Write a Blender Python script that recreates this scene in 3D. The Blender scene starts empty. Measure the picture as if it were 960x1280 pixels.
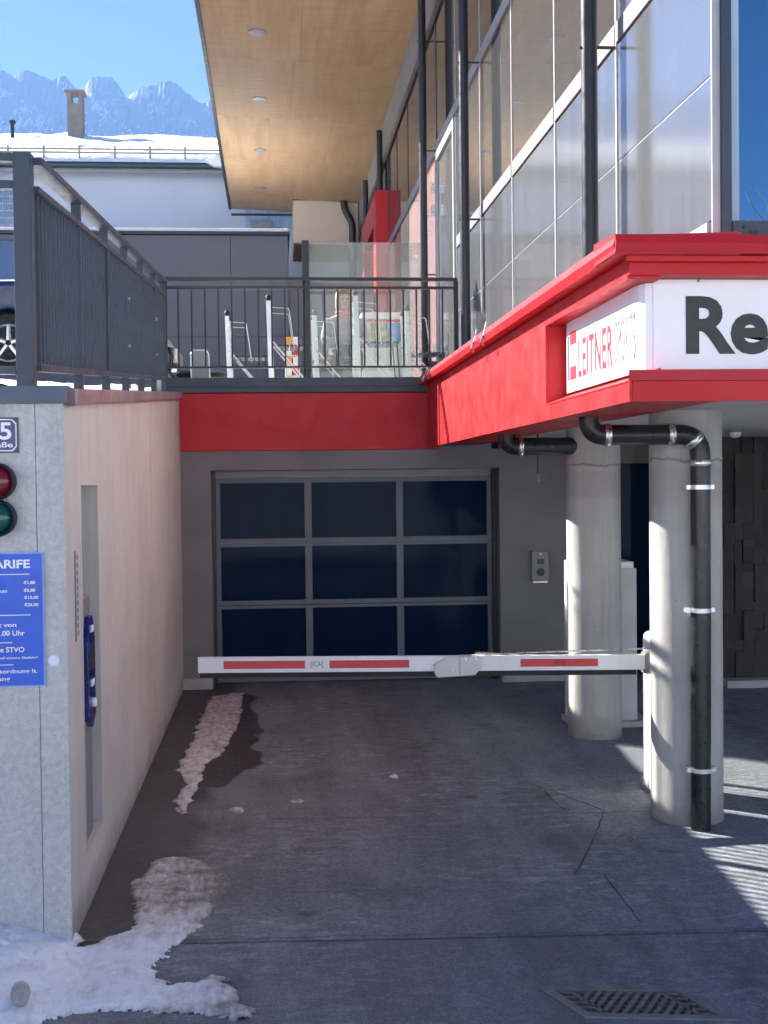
import bpy, bmesh, math, random
import numpy as np
from mathutils import Matrix, Vector
R = math.radians
random.seed(7)
rng = np.random.default_rng(11)
SC = bpy.context.scene
COL = SC.collection

# ------------------------------------------------------------------ camera, sky, sun, exposure
cam_d = bpy.data.cameras.new('camera')
cam = bpy.data.objects.new('camera', cam_d)
COL.objects.link(cam)
cam_d.sensor_fit = 'VERTICAL'
cam_d.sensor_height = 36.0
cam_d.lens = 45.0
cam_d.clip_start = 0.05
cam_d.clip_end = 20000
cam.matrix_world = Matrix(((0.996242, 0.01302, -0.085625, 0), (-0.085908, 0.023033, -0.996037, 0),
                           (-0.010996, 0.99965, 0.024065, 1.95), (0, 0, 0, 1)))
SC.camera = cam
SUN_EL, SUN_BACK = 33.0, 40.0          # elevation; degrees behind the pure-left direction
world = bpy.data.worlds.new('World')
SC.world = world
world.use_nodes = True
wn = world.node_tree.nodes
sky = wn.new('ShaderNodeTexSky')
sky.sky_type = 'NISHITA'
sky.sun_disc = False
sky.sun_elevation = R(SUN_EL)
sky.sun_rotation = R(-(90 - SUN_BACK))
sky.altitude = 9000
sky.air_density = 1.0
sky.dust_density = 0.0
sky.ozone_density = 2.5
wn['Background'].inputs[1].default_value = 0.05
world.node_tree.links.new(sky.outputs[0], wn['Background'].inputs[0])
sun_d = bpy.data.lights.new('sun', 'SUN')
sun_d.energy = 5.0
sun_d.angle = R(0.53)
sun_d.color = (1.0, 0.94, 0.86)
sun = bpy.data.objects.new('sun', sun_d)
COL.objects.link(sun)
sdir = Vector((-math.cos(R(SUN_BACK)) * math.cos(R(SUN_EL)), math.sin(R(SUN_BACK)) * math.cos(R(SUN_EL)), math.sin(R(SUN_EL))))
sun.rotation_euler = sdir.to_track_quat('Z', 'Y').to_euler()
sun.location = (-20, 20, 30)
SC.view_settings.view_transform = 'Standard'
SC.view_settings.look = 'None'
SC.view_settings.exposure = 2.32
SC.view_settings.gamma = 1.0
SC.cycles.use_denoising = True
SC.cycles.max_bounces = 6
SC.cycles.use_adaptive_sampling = True
SC.cycles.adaptive_threshold = 0.025
SC.cycles.use_light_tree = False
SC.cycles.diffuse_bounces = 4
SC.cycles.glossy_bounces = 3
SC.cycles.transparent_max_bounces = 10
SC.cycles.caustics_reflective = True
SC.cycles.blur_glossy = 0.4
SC.cycles.sample_clamp_indirect = 20.0

# ------------------------------------------------------------------ helpers
WL = {}


def tag(o, label=None, cat=None, group=None, kind=None):
    if label: o['label'] = label
    if cat: o['category'] = cat
    if group: o['group'] = group
    if kind: o['kind'] = kind
    return o


def empty(name, loc, label=None, cat=None, group=None):
    o = bpy.data.objects.new(name, None)
    COL.objects.link(o)
    o.location = loc
    o.empty_display_size = 0.1
    WL[o.name] = Vector(loc)
    return tag(o, label, cat, group)


def link(o, parent, loc=(0, 0, 0)):
    COL.objects.link(o)
    loc = Vector(loc)
    WL[o.name] = loc
    if parent is not None:
        o.parent = parent
        o.location = loc - WL[parent.name]
    else:
        o.location = loc
    return o


class MB:
    def __init__(s):
        s.v, s.f = [], []

    def add(s, vs, fs):
        b = len(s.v)
        s.v += [tuple(q) for q in vs]
        s.f += [tuple(b + i for i in q) for q in fs]
        return s

    def box(s, x0, x1, y0, y1, z0, z1):
        return s.hexa([(x0, y0, z0), (x1, y0, z0), (x1, y1, z0), (x0, y1, z0), (x0, y0, z1), (x1, y0, z1), (x1, y1, z1), (x0, y1, z1)])

    def hexa(s, v):
        return s.add(v, [(0, 3, 2, 1), (4, 5, 6, 7), (0, 1, 5, 4), (1, 2, 6, 5), (2, 3, 7, 6), (3, 0, 4, 7)])

    def prism(s, pts, axis, a, b):
        """polygon pts (2d) extruded along axis from a to b; x:(y,z) y:(x,z) z:(x,y)"""
        def mk(p, t):
            return {'x': (t, p[0], p[1]), 'y': (p[0], t, p[1]), 'z': (p[0], p[1], t)}[axis]
        n = len(pts)
        vs = [mk(p, a) for p in pts] + [mk(p, b) for p in pts]
        fs = [tuple(range(n)), tuple(range(2 * n - 1, n - 1, -1))] + [(i, i + n, (i + 1) % n + n, (i + 1) % n) for i in range(n)]
        return s.add(vs, fs)

    def tube(s, path, r, n=12, cap=True):
        path = [Vector(p) for p in path]
        rr = r if isinstance(r, (list, tuple)) else [r] * len(path)
        base = len(s.v)
        up = Vector((0.123, 0.321, 0.94)).normalized()
        prev = None
        for i, p in enumerate(path):
            d = (path[min(i + 1, len(path) - 1)] - path[max(i - 1, 0)]).normalized()
            if prev is None:
                a = d.cross(up)
                if a.length < 1e-3: a = d.cross(Vector((1, 0, 0)))
            else:
                a = prev - d * prev.dot(d)
            a.normalize()
            prev = a
            b = d.cross(a)
            for k in range(n):
                t = 2 * math.pi * k / n
                s.v.append(tuple(p + (a * math.cos(t) + b * math.sin(t)) * rr[i]))
        m = len(path)
        for i in range(m - 1):
            for k in range(n):
                k2 = (k + 1) % n
                s.f.append((base + i * n + k, base + i * n + k2, base + (i + 1) * n + k2, base + (i + 1) * n + k))
        if cap:
            s.f.append(tuple(base + k for k in range(n - 1, -1, -1)))
            s.f.append(tuple(base + (m - 1) * n + k for k in range(n)))
        return s

    def lathe(s, prof, c, n=32, axis='z'):
        """prof [(r,h)] revolved about axis through c"""
        base = len(s.v)
        for r, h in prof:
            for k in range(n):
                t = 2 * math.pi * k / n
                a, b = r * math.cos(t), r * math.sin(t)
                q = {'z': (a, b, h), 'y': (a, h, b), 'x': (h, a, b)}[axis]
                s.v.append((c[0] + q[0], c[1] + q[1], c[2] + q[2]))
        for i in range(len(prof) - 1):
            for k in range(n):
                k2 = (k + 1) % n
                s.f.append((base + i * n + k, base + i * n + k2, base + (i + 1) * n + k2, base + (i + 1) * n + k))
        s.f.append(tuple(base + k for k in range(n)))
        s.f.append(tuple(base + (len(prof) - 1) * n + k for k in range(n)))
        return s

    def mesh(s, name, mat, smooth=False):
        me = bpy.data.meshes.new(name)
        me.from_pydata(s.v, [], s.f)
        bm = bmesh.new()
        bm.from_mesh(me)
        bmesh.ops.recalc_face_normals(bm, faces=bm.faces)
        bm.to_mesh(me)
        bm.free()
        me.materials.append(mat)
        if smooth:
            for p in me.polygons: p.use_smooth = True
        return me

    def build(s, name, mat, parent=None, bevel=0.0, smooth=False, loc=(0, 0, 0), seg=2):
        o = bpy.data.objects.new(name, s.mesh(name, mat, smooth))
        link(o, parent, loc)
        if bevel:
            m = o.modifiers.new('bevel', 'BEVEL')
            m.width = bevel
            m.segments = seg
            m.limit_method = 'ANGLE'
            m.angle_limit = R(40)
        if smooth:
            try:
                o.data.set_sharp_from_angle(angle=R(50))
            except Exception:
                pass
        return o


def B(x0, x1, y0, y1, z0, z1):
    return MB().box(x0, x1, y0, y1, z0, z1)


def inst(name, me, parent, loc, rot=None, scale=None):
    o = bpy.data.objects.new(name, me)
    link(o, parent, loc)
    if rot: o.rotation_euler = rot
    if scale: o.scale = scale
    return o


# ---- materials
MATS = {}


class NT:
    def __init__(s, name):
        s.m = bpy.data.materials.new(name)
        s.m.use_nodes = True
        s.n, s.l = s.m.node_tree.nodes, s.m.node_tree.links
        s.b = s.n['Principled BSDF']
        s.out = s.n['Material Output']
        s.tc = s.n.new('ShaderNodeTexCoord')

    def coord(s, scale=(1, 1, 1), src='Object'):
        mp = s.n.new('ShaderNodeMapping')
        mp.inputs['Scale'].default_value = scale
        s.l.new(s.tc.outputs[src], mp.inputs[0])
        return mp.outputs[0]

    def noise(s, scale, detail=4, rough=0.55, vec=None, dist=0.0):
        t = s.n.new('ShaderNodeTexNoise')
        t.inputs['Scale'].default_value = scale
        t.inputs['Detail'].default_value = detail
        t.inputs['Roughness'].default_value = rough
        t.inputs['Distortion'].default_value = dist
        s.l.new(vec if vec is not None else s.coord(), t.inputs['Vector'])
        return t.outputs[0]

    def voro(s, scale, vec=None, feat='F1'):
        t = s.n.new('ShaderNodeTexVoronoi')
        t.feature = feat
        t.inputs['Scale'].default_value = scale
        s.l.new(vec if vec is not None else s.coord(), t.inputs['Vector'])
        return t.outputs[0]

    def ramp(s, fac, stops):
        r = s.n.new('ShaderNodeValToRGB')
        el = r.color_ramp.elements
        while len(el) < len(stops): el.new(0.5)
        for e, (p, c) in zip(el, stops):
            e.position = p
            e.color = (c, c, c, 1) if isinstance(c, (int, float)) else tuple(c) + (1,)
        s.l.new(fac, r.inputs[0])
        return r.outputs[0]

    def mix(s, fac, a, b, mode='MIX'):
        x = s.n.new('ShaderNodeMix')
        x.data_type = 'RGBA'
        x.blend_type = mode
        for sock, val in ((x.inputs[0], fac), (x.inputs[6], a), (x.inputs[7], b)):
            if isinstance(val, (int, float)): sock.default_value = val
            elif isinstance(val, tuple): sock.default_value = val + (1,)
            else: s.l.new(val, sock)
        return x.outputs[2]

    def math(s, op, a, b=None, clamp=False):
        x = s.n.new('ShaderNodeMath')
        x.operation = op
        x.use_clamp = clamp
        for sock, val in zip(x.inputs, (a, b)):
            if val is None: continue
            if isinstance(val, (int, float)): sock.default_value = val
            else: s.l.new(val, sock)
        return x.outputs[0]

    def col(s, c):
        if isinstance(c, tuple): s.b.inputs['Base Color'].default_value = c + (1,)
        else: s.l.new(c, s.b.inputs['Base Color'])
        return s

    def rough(s, r):
        if isinstance(r, (int, float)): s.b.inputs['Roughness'].default_value = r
        else: s.l.new(r, s.b.inputs['Roughness'])
        return s

    def bump(s, h, strength=0.3, dist=0.01):
        x = s.n.new('ShaderNodeBump')
        x.inputs['Strength'].default_value = strength
        x.inputs['Distance'].default_value = dist
        s.l.new(h, x.inputs['Height'])
        s.l.new(x.outputs[0], s.b.inputs['Normal'])
        return s

    def set(s, **k):
        for a, v in k.items(): s.b.inputs[a.replace('_', ' ')].default_value = v
        return s


def paint(name, c, rough=0.45, var=0.12, scale=3.0, metallic=0.0, bump=0.0, spec=0.5, dirt=0.0):
    t = NT(name)
    n = t.noise(scale, 5)
    lo = tuple(x * (1 - var) for x in c)
    hi = tuple(min(1, x * (1 + var)) for x in c)
    cc = t.mix(t.ramp(n, [(0.3, 0.0), (0.7, 1.0)]), lo, hi)
    if dirt:
        st = t.noise(1.0, 5, 0.6, t.coord((9, 9, 0.7)))
        cc = t.mix(t.ramp(st, [(0.52, 0.0), (0.75, dirt)]), cc, tuple(x * 0.45 + 0.02 for x in c))
    t.col(cc)
    t.rough(t.ramp(t.noise(scale * 4, 3), [(0.3, max(0.02, rough - 0.08)), (0.7, min(1, rough + 0.1))]))
    t.set(Metallic=metallic)
    t.b.inputs['Specular IOR Level'].default_value = spec
    if bump: t.bump(t.noise(60, 4), bump, 0.004)
    return t.m


# shaped concrete of the near pier (front): pitted, bluish grey
t = NT('pitted_concrete')
base = t.mix(t.ramp(t.noise(2.2, 6, 0.6), [(0.3, 0.0), (0.7, 1.0)]), (0.43, 0.44, 0.435), (0.55, 0.56, 0.55))
mott = t.mix(t.ramp(t.noise(38, 5, 0.7, None, 0.6), [(0.38, 0.0), (0.62, 1.0)]), tuple([0.40, 0.41, 0.41]), tuple([0.62, 0.63, 0.62]))
fine = t.mix(0.55, base, mott)
wv = t.n.new('ShaderNodeVectorMath'); wv.operation = 'ADD'
nz = t.n.new('ShaderNodeTexNoise'); nz.inputs['Scale'].default_value = 30
t.l.new(t.tc.outputs['Object'], nz.inputs['Vector'])
sc0 = t.n.new('ShaderNodeVectorMath'); sc0.operation = 'SCALE'; sc0.inputs['Scale'].default_value = 0.03
t.l.new(nz.outputs['Color'], sc0.inputs[0]); t.l.new(t.tc.outputs['Object'], wv.inputs[0]); t.l.new(sc0.outputs[0], wv.inputs[1])
pits = None
for scv, th, gate, dens in ((55, .16, 11, .50), (90, .20, 17, .50), (26, .07, 7, .54)):
    v_ = t.voro(scv, wv.outputs[0])
    q_ = t.math('MULTIPLY', t.ramp(v_, [(th * .4, 1.0), (th, 0.0)]), t.ramp(t.noise(gate, 3), [(dens, 0.0), (dens + .1, 0.75)]))
    pits = q_ if pits is None else t.math('MAXIMUM', pits, q_)
fine = t.mix(pits, fine, (0.20, 0.205, 0.215))
vv2 = t.voro(60, wv.outputs[0])
spk = t.math('MULTIPLY', t.ramp(vv2, [(0.06, 1.0), (0.14, 0.0)]), t.ramp(t.noise(13, 2), [(0.52, 0.0), (0.6, 0.8)]))
fine = t.mix(spk, fine, (0.78, 0.78, 0.77))
sxp = t.n.new('ShaderNodeSeparateXYZ'); t.l.new(t.tc.outputs['Object'], sxp.inputs[0])
topd = t.math('MULTIPLY', t.ramp(t.math('MULTIPLY', t.math('SUBTRACT', sxp.outputs[2], 1.75), 1.8, True), [(0.0, 0.25), (1.0, 1.0)]), t.ramp(t.noise(1.0, 5, 0.6, t.coord((14, 14, 0.9))), [(0.48, 0.0), (0.75, 0.6)]))
fine = t.mix(topd, fine, (0.25, 0.235, 0.21))
t.col(fine).rough(0.85)
t.bump(t.math('SUBTRACT', t.noise(70, 3), t.math('MULTIPLY', pits, 0.9)), 0.5, 0.006)
M_PIT = t.m
# smooth cast concrete (side wall, columns)


def concrete(name, a, b, streak=0.35, sc=(16, 16, 0.6), bands=False):
    t = NT(name)
    c = t.mix(t.ramp(t.noise(1.6, 6, 0.6), [(0.3, 0.0), (0.7, 1.0)]), a, b)
    s = t.ramp(t.noise(1.0, 6, 0.65, t.coord(sc)), [(0.48, 0.0), (0.8, streak)])
    c = t.mix(s, c, tuple(x * 0.5 for x in a))
    s2 = t.ramp(t.noise(1.0, 4, 0.6, t.coord((sc[0] * 2, sc[1] * 2, 0.3))), [(0.45, 0.0), (0.8, streak * 0.6)])
    c = t.mix(s2, c, tuple(min(1, x * 1.25) for x in b))
    v = t.voro(16)
    p = t.math('MULTIPLY', t.ramp(v, [(0.05, 1.0), (0.09, 0.0)]), t.ramp(t.noise(5, 2), [(0.52, 0.0), (0.58, 1.0)]))
    c = t.mix(p, c, tuple(x * 0.4 for x in a))
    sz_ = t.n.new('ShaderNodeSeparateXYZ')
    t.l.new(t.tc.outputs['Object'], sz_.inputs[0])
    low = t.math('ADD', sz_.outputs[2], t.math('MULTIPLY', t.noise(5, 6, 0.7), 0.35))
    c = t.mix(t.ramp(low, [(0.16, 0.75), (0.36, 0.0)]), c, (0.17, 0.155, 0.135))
    if bands:
        jz = t.math('ADD', sz_.outputs[2], t.math('MULTIPLY', t.noise(4, 5, 0.7), 0.10))
        c = t.mix(t.ramp(t.math('SUBTRACT', jz, 1.25), [(0.58, 0.0), (0.62, 0.5), (0.80, 0.5), (0.83, 0.0)]), c, (0.33, 0.30, 0.285))
        c = t.mix(t.ramp(t.math('ABSOLUTE', t.math('SUBTRACT', jz, 2.10)), [(0.0, 0.85), (0.012, 0.0)]), c, (0.16, 0.14, 0.12))
    t.col(c).rough(0.8)
    t.bump(t.math('ADD', t.noise(40, 4), t.math('MULTIPLY', p, -0.6)), 0.25, 0.005)
    return t.m


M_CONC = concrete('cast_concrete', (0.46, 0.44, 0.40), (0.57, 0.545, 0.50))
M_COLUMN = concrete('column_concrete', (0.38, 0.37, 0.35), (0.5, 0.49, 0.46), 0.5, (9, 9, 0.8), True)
M_RENDER = paint('grey_render', (0.20, 0.195, 0.20), 0.9, 0.12, 2.5, bump=0.5)
M_PLINTH = paint('plinth_concrete', (0.4, 0.4, 0.4), 0.9, 0.15, 5, bump=0.3)


def asphalt(name, lo, hi, wet=False):
    t = NT(name)
    big = t.ramp(t.noise(0.9, 6, 0.62), [(0.3, 0.0), (0.7, 1.0)])
    c = t.mix(big, lo, hi)
    lane = t.ramp(t.noise(1.0, 6, 0.65, t.coord((2.6, 0.35, 1))), [(0.42, 0.0), (0.72, 0.8)])
    c = t.mix(lane, c, tuple(x * 1.45 for x in hi))
    # scuffed pale wear, drawn out across the drive as well as along it
    worn = t.math('MULTIPLY', t.ramp(t.noise(1.0, 8, 0.75, t.coord((7, 14, 1))), [(0.48, 0.0), (0.64, 1.0)]), t.ramp(t.noise(0.7, 4, 0.6), [(0.40, 0.0), (0.62, 1.0)]))
    c = t.mix(worn, c, tuple(x * 1.9 for x in hi))
    dark = t.ramp(t.noise(1.7, 6, 0.65, t.coord((1, 0.55, 1))), [(0.54, 0.0), (0.70, 0.65)])
    c = t.mix(dark, c, tuple(x * 0.55 for x in lo))
    blot = t.math('MULTIPLY', t.ramp(t.voro(2.6), [(0.10, 1.0), (0.16, 0.0)]), t.ramp(t.noise(1.9, 3), [(0.5, 0.0), (0.6, 0.7)]))
    c = t.mix(blot, c, tuple(x * 0.5 for x in lo))
    # stone grain at three sizes
    g1_ = t.noise(230, 2, 0.6); g2_ = t.noise(95, 3, 0.7); g3_ = t.noise(34, 4, 0.7)
    grain = t.math('ADD', t.math('MULTIPLY', g1_, 0.35), t.math('ADD', t.math('MULTIPLY', g2_, 0.4), t.math('MULTIPLY', g3_, 0.25)))
    gm = t.ramp(grain, [(0.36, 0.45), (0.5, 1.0), (0.64, 1.75)])
    c = t.mix(1.0, c, gm, 'MULTIPLY')
    chip = t.math('MULTIPLY', t.ramp(t.voro(75), [(0.10, 1.0), (0.2, 0.0)]), t.ramp(t.noise(21, 2), [(0.55, 0.0), (0.62, 0.7)]))
    c = t.mix(chip, c, tuple(x * 2.6 for x in hi))
    rgh = t.ramp(t.noise(3, 4), [(0.3, 0.68), (0.7, 0.9)])
    if wet:
        # damp strip where meltwater runs along the wall foot, with a ragged edge
        sx = t.n.new('ShaderNodeSeparateXYZ')
        t.l.new(t.tc.outputs['Object'], sx.inputs[0])
        edge = t.math('ADD', sx.outputs[0], t.math('MULTIPLY', t.noise(1.6, 6, 0.72), 0.6))
        wetf = t.ramp(t.math('ADD', t.math('MULTIPLY', t.math('SUBTRACT', 0.0, edge), 2.2), 0.2, True), [(0.3, 0.0), (0.7, 0.75)])
        c = t.mix(wetf, c, (0.032, 0.030, 0.030))
        mr = t.n.new('ShaderNodeMix')
        t.l.new(wetf, mr.inputs[0]); t.l.new(rgh, mr.inputs[2]); mr.inputs[3].default_value = 0.5
        rgh = mr.outputs[0]
    t.col(c).rough(rgh)
    t.bump(grain, 0.8, 0.008)
    return t.m


M_DRIVE = asphalt('driveway_asphalt', (0.140, 0.152, 0.170), (0.185, 0.200, 0.220), wet=True)
M_STREET = asphalt('street_asphalt', (0.125, 0.133, 0.150), (0.165, 0.173, 0.190))
M_SEAM = paint('tar_seam', (0.075, 0.076, 0.08), 0.85, 0.5, 14)
M_WET = paint('wet_asphalt', (0.065, 0.063, 0.066), 0.45, 0.25, 8)


def snowmat(name):
    t = NT(name)
    at = t.n.new('ShaderNodeAttribute')
    at.attribute_name = 'dirt'
    n = t.noise(9, 6, 0.7)
    n2 = t.noise(1.0, 5, 0.65, t.coord((30, 9, 9)))
    d = t.math('ADD', at.outputs['Fac'], t.math('MULTIPLY', t.math('SUBTRACT', t.math('MULTIPLY', t.math('ADD', n, n2), 0.5), 0.5), 2.4), True)
    c = t.ramp(d, [(0.0, (0.82, 0.87, 0.93)), (0.35, (0.64, 0.66, 0.68)), (0.62, (0.40, 0.385, 0.375)), (0.9, (0.19, 0.18, 0.172))])
    t.col(c).rough(0.65)
    t.b.inputs['Subsurface Weight'].default_value = 0.0
    t.bump(t.math('ADD', t.noise(75, 5, 0.7), t.math('MULTIPLY', n2, 0.7)), 0.5, 0.010)
    return t.m


M_SNOW = snowmat('trodden_snow')
t = NT('roof_snow')
t.col(t.mix(t.ramp(t.noise(2, 5), [(0.35, 0.0), (0.7, 1.0)]), (0.74, 0.78, 0.84), (0.86, 0.88, 0.9))).rough(0.6)
t.bump(t.noise(3.5, 5, 0.6), 0.6, 0.1)
M_RSNOW = t.m
M_RED = paint('red_panel', (0.50, 0.016, 0.021), 0.42, 0.06, 1.5, spec=0.25, dirt=0.10)
M_REDCAP = paint('red_flashing', (0.44, 0.018, 0.028), 0.42, 0.06, 3, spec=0.25)
M_ANTH = paint('anthracite_steel', (0.028, 0.045, 0.07), 0.42, 0.12, 5)
M_BLACK = paint('black_steel', (0.012, 0.014, 0.019), 0.38, 0.15, 5)
M_RUBBER = paint('black_rubber', (0.012, 0.012, 0.013), 0.7, 0.2, 8)
M_HDPE = paint('black_plastic_pipe', (0.013, 0.015, 0.018), 0.33, 0.25, 7)
M_CHROME = paint('galvanised_steel', (0.62, 0.62, 0.62), 0.28, 0.12, 14, metallic=0.9)
M_TRIM = paint('satin_grey_trim', (0.34, 0.35, 0.36), 0.4, 0.06, 6, metallic=0.3)
M_TRANSOM = paint('grey_transom', (0.13, 0.135, 0.14), 0.6, 0.06, 6)
M_ALU = paint('aluminium', (0.66, 0.68, 0.70), 0.33, 0.08, 6, metallic=0.75)
M_WHITE = paint('white_paint', (0.74, 0.75, 0.76), 0.42, 0.05, 4, dirt=0.12)
M_ARMRED = paint('red_sticker', (0.55, 0.035, 0.045), 0.4, 0.08, 9)
M_CEIL = paint('white_ceiling', (0.62, 0.61, 0.58), 0.8, 0.06, 1.5)
M_CREAM = paint('cream_render', (0.55, 0.49, 0.40), 0.85, 0.05, 1.2)
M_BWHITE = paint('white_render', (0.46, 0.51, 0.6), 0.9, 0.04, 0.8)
M_GREYB = paint('grey_cladding', (0.145, 0.16, 0.195), 0.6, 0.06, 1.0)
M_GBOARD = paint('grey_fascia_board', (0.2, 0.19, 0.18), 0.6, 0.06, 1.0)
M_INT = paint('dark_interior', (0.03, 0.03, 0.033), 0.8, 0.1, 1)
M_PAVE = paint('terrace_paving', (0.45, 0.44, 0.42), 0.8, 0.12, 2, bump=0.2)
M_GREYPLASTIC = paint('grey_plastic', (0.23, 0.235, 0.24), 0.45, 0.08, 9)
M_DKBLUE = paint('blue_enamel', (0.012, 0.02, 0.16), 0.2, 0.08, 9)
M_SIGNBLUE = paint('sign_blue', (0.012, 0.105, 0.62), 0.38, 0.06, 5)
M_SIGNEDGE = paint('sign_pale_blue', (0.25, 0.38, 0.75), 0.4, 0.05, 5)
M_PRINT = paint('white_print', (0.85, 0.86, 0.88), 0.45, 0.03, 9)
M_PRINTRED = paint('red_print', (0.62, 0.03, 0.05), 0.4, 0.04, 9)
M_PRINTGREY = paint('grey_print', (0.17, 0.185, 0.165), 0.4, 0.04, 9)
M_PRINTBLUE = paint('pale_blue_print', (0.07, 0.12, 0.34), 0.4, 0.04, 9)
M_PRINTBLACK = paint('black_print', (0.012, 0.014, 0.013), 0.4, 0.02, 9)
M_SIGNBOARD = paint('white_acrylic', (0.82, 0.83, 0.86), 0.16, 0.03, 3)
M_ROCK = paint('stone', (0.38, 0.37, 0.36), 0.85, 0.2, 20, bump=0.5)
M_IRON = paint('rusty_cast_iron', (0.21, 0.165, 0.135), 0.8, 0.3, 25, metallic=0.0, bump=0.5)
M_DARK = paint('pit_dark', (0.008, 0.008, 0.008), 0.9, 0.1, 3)
M_CHIM = paint('chimney_render', (0.2, 0.19, 0.18), 0.9, 0.15, 4, bump=0.3)
M_TYRE = paint('tyre_rubber', (0.014, 0.014, 0.015), 0.75, 0.2, 12)
M_RIM = paint('alloy_rim', (0.6, 0.61, 0.63), 0.3, 0.06, 12, metallic=0.8)
M_CARBLUE = paint('dark_blue_car_paint', (0.012, 0.035, 0.10), 0.16, 0.04, 3)
M_CARBLACK = paint('black_car_paint', (0.008, 0.01, 0.012), 0.14, 0.04, 3)
M_FLASH = paint('galvanised_flashing', (0.36, 0.36, 0.37), 0.38, 0.12, 2.5, metallic=0.55)
M_FLASHD = paint('slate_blue_flashing', (0.07, 0.095, 0.135), 0.45, 0.08, 3, metallic=0.2)


def glossy_glass(name, base, ior=1.75, rough=0.02, mixmin=0.0, tint=(0.92, 0.95, 1.0)):
    t = NT(name)
    t.n.remove(t.b)
    fr = t.n.new('ShaderNodeFresnel')
    fr.inputs[0].default_value = ior
    gl = t.n.new('ShaderNodeBsdfGlossy')
    gl.inputs['Roughness'].default_value = rough
    gl.inputs['Color'].default_value = tint + (1,)
    df = t.n.new('ShaderNodeBsdfDiffuse')
    streak = t.ramp(t.noise(1.0, 5, 0.6, t.coord((7, 7, 0.25))), [(0.35, 0.0), (0.75, 1.0)])
    t.l.new(t.mix(streak, tuple(x * 0.85 for x in base), tuple(x * 1.2 for x in base)), df.inputs[0])
    mx = t.n.new('ShaderNodeMixShader')
    f = t.math('MAXIMUM', fr.outputs[0], mixmin)
    t.l.new(f, mx.inputs[0])
    t.l.new(df.outputs[0], mx.inputs[1])
    t.l.new(gl.outputs[0], mx.inputs[2])
    t.l.new(mx.outputs[0], t.out.inputs[0])
    bp = t.n.new('ShaderNodeBump')
    bp.inputs['Strength'].default_value = 0.03
    bp.inputs['Distance'].default_value = 0.02
    t.l.new(t.noise(0.8, 2), bp.inputs['Height'])
    t.l.new(bp.outputs[0], gl.inputs['Normal'])
    return t.m


M_GLASS = glossy_glass('window_glass', (0.05, 0.052, 0.055), 2.0, 0.015, 0.22)
M_SATIN = glossy_glass('satin_glass_panel', (0.095, 0.10, 0.105), 1.75, 0.13, 0.36)
M_REDGLASS = glossy_glass('red_glass_panel', (0.36, 0.24, 0.24), 1.7, 0.03)
M_WINBLUE = glossy_glass('front_window_glass', (0.004, 0.012, 0.03), 2.2, 0.005, 0.5, (0.42, 0.78, 1.0))
M_PANE = glossy_glass('garage_pane', (0.004, 0.016, 0.045), 1.13, 0.07)
M_CARGLASS = glossy_glass('car_glass', (0.06, 0.065, 0.08), 1.8, 0.01, 0.6)
M_LENSR = glossy_glass('red_lens', (0.16, 0.006, 0.018), 1.5, 0.06)
M_LENSG = glossy_glass('green_lens', (0.004, 0.07, 0.06), 1.5, 0.06)
M_LAMP = glossy_glass('headlamp', (0.4, 0.42, 0.42), 1.6, 0.05, 0.3)
# dusty wind screen
t = NT('dusty_wind_screen')
t.n.remove(t.b)
tr = t.n.new('ShaderNodeBsdfTransparent')
tr.inputs[0].default_value = (0.86, 0.90, 0.88, 1)
tl = t.n.new('ShaderNodeBsdfTranslucent'); tl.inputs[0].default_value = (0.75, 0.78, 0.74, 1)
df = t.n.new('ShaderNodeBsdfDiffuse'); df.inputs[0].default_value = (0.75, 0.78, 0.76, 1)
gl = t.n.new('ShaderNodeBsdfGlossy'); gl.inputs['Roughness'].default_value = 0.02
m1 = t.n.new('ShaderNodeMixShader'); m1.inputs[0].default_value = 0.5
t.l.new(tl.outputs[0], m1.inputs[1]); t.l.new(df.outputs[0], m1.inputs[2])
m2 = t.n.new('ShaderNodeMixShader')
t.l.new(t.ramp(t.noise(1.4, 6, 0.65, t.coord((1, 1, 0.7))), [(0.3, 0.012), (0.7, 0.085)]), m2.inputs[0])
t.l.new(tr.outputs[0], m2.inputs[1]); t.l.new(m1.outputs[0], m2.inputs[2])
m3 = t.n.new('ShaderNodeMixShader')
fr = t.n.new('ShaderNodeFresnel'); fr.inputs[0].default_value = 1.4
t.l.new(fr.outputs[0], m3.inputs[0]); t.l.new(m2.outputs[0], m3.inputs[1]); t.l.new(gl.outputs[0], m3.inputs[2])
t.l.new(m3.outputs[0], t.out.inputs[0])
M_SCREEN = t.m
# plywood soffit
t = NT('soffit_plywood')
oi = t.n.new('ShaderNodeObjectInfo')
c = t.mix(oi.outputs['Random'], (0.43, 0.275, 0.145), (0.49, 0.315, 0.17))
off = t.n.new('ShaderNodeVectorMath'); off.operation = 'ADD'
sc_ = t.n.new('ShaderNodeVectorMath'); sc_.operation = 'SCALE'
cmb = t.n.new('ShaderNodeCombineXYZ')
for k in range(3): t.l.new(oi.outputs['Random'], cmb.inputs[k])
t.l.new(cmb.outputs[0], sc_.inputs[0]); sc_.inputs['Scale'].default_value = 40
t.l.new(t.tc.outputs['Object'], off.inputs[0]); t.l.new(sc_.outputs[0], off.inputs[1])


def mapped(tt, vec, s):
    mp = tt.n.new('ShaderNodeMapping'); mp.inputs['Scale'].default_value = s
    tt.l.new(vec, mp.inputs[0])
    return mp.outputs[0]


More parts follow.
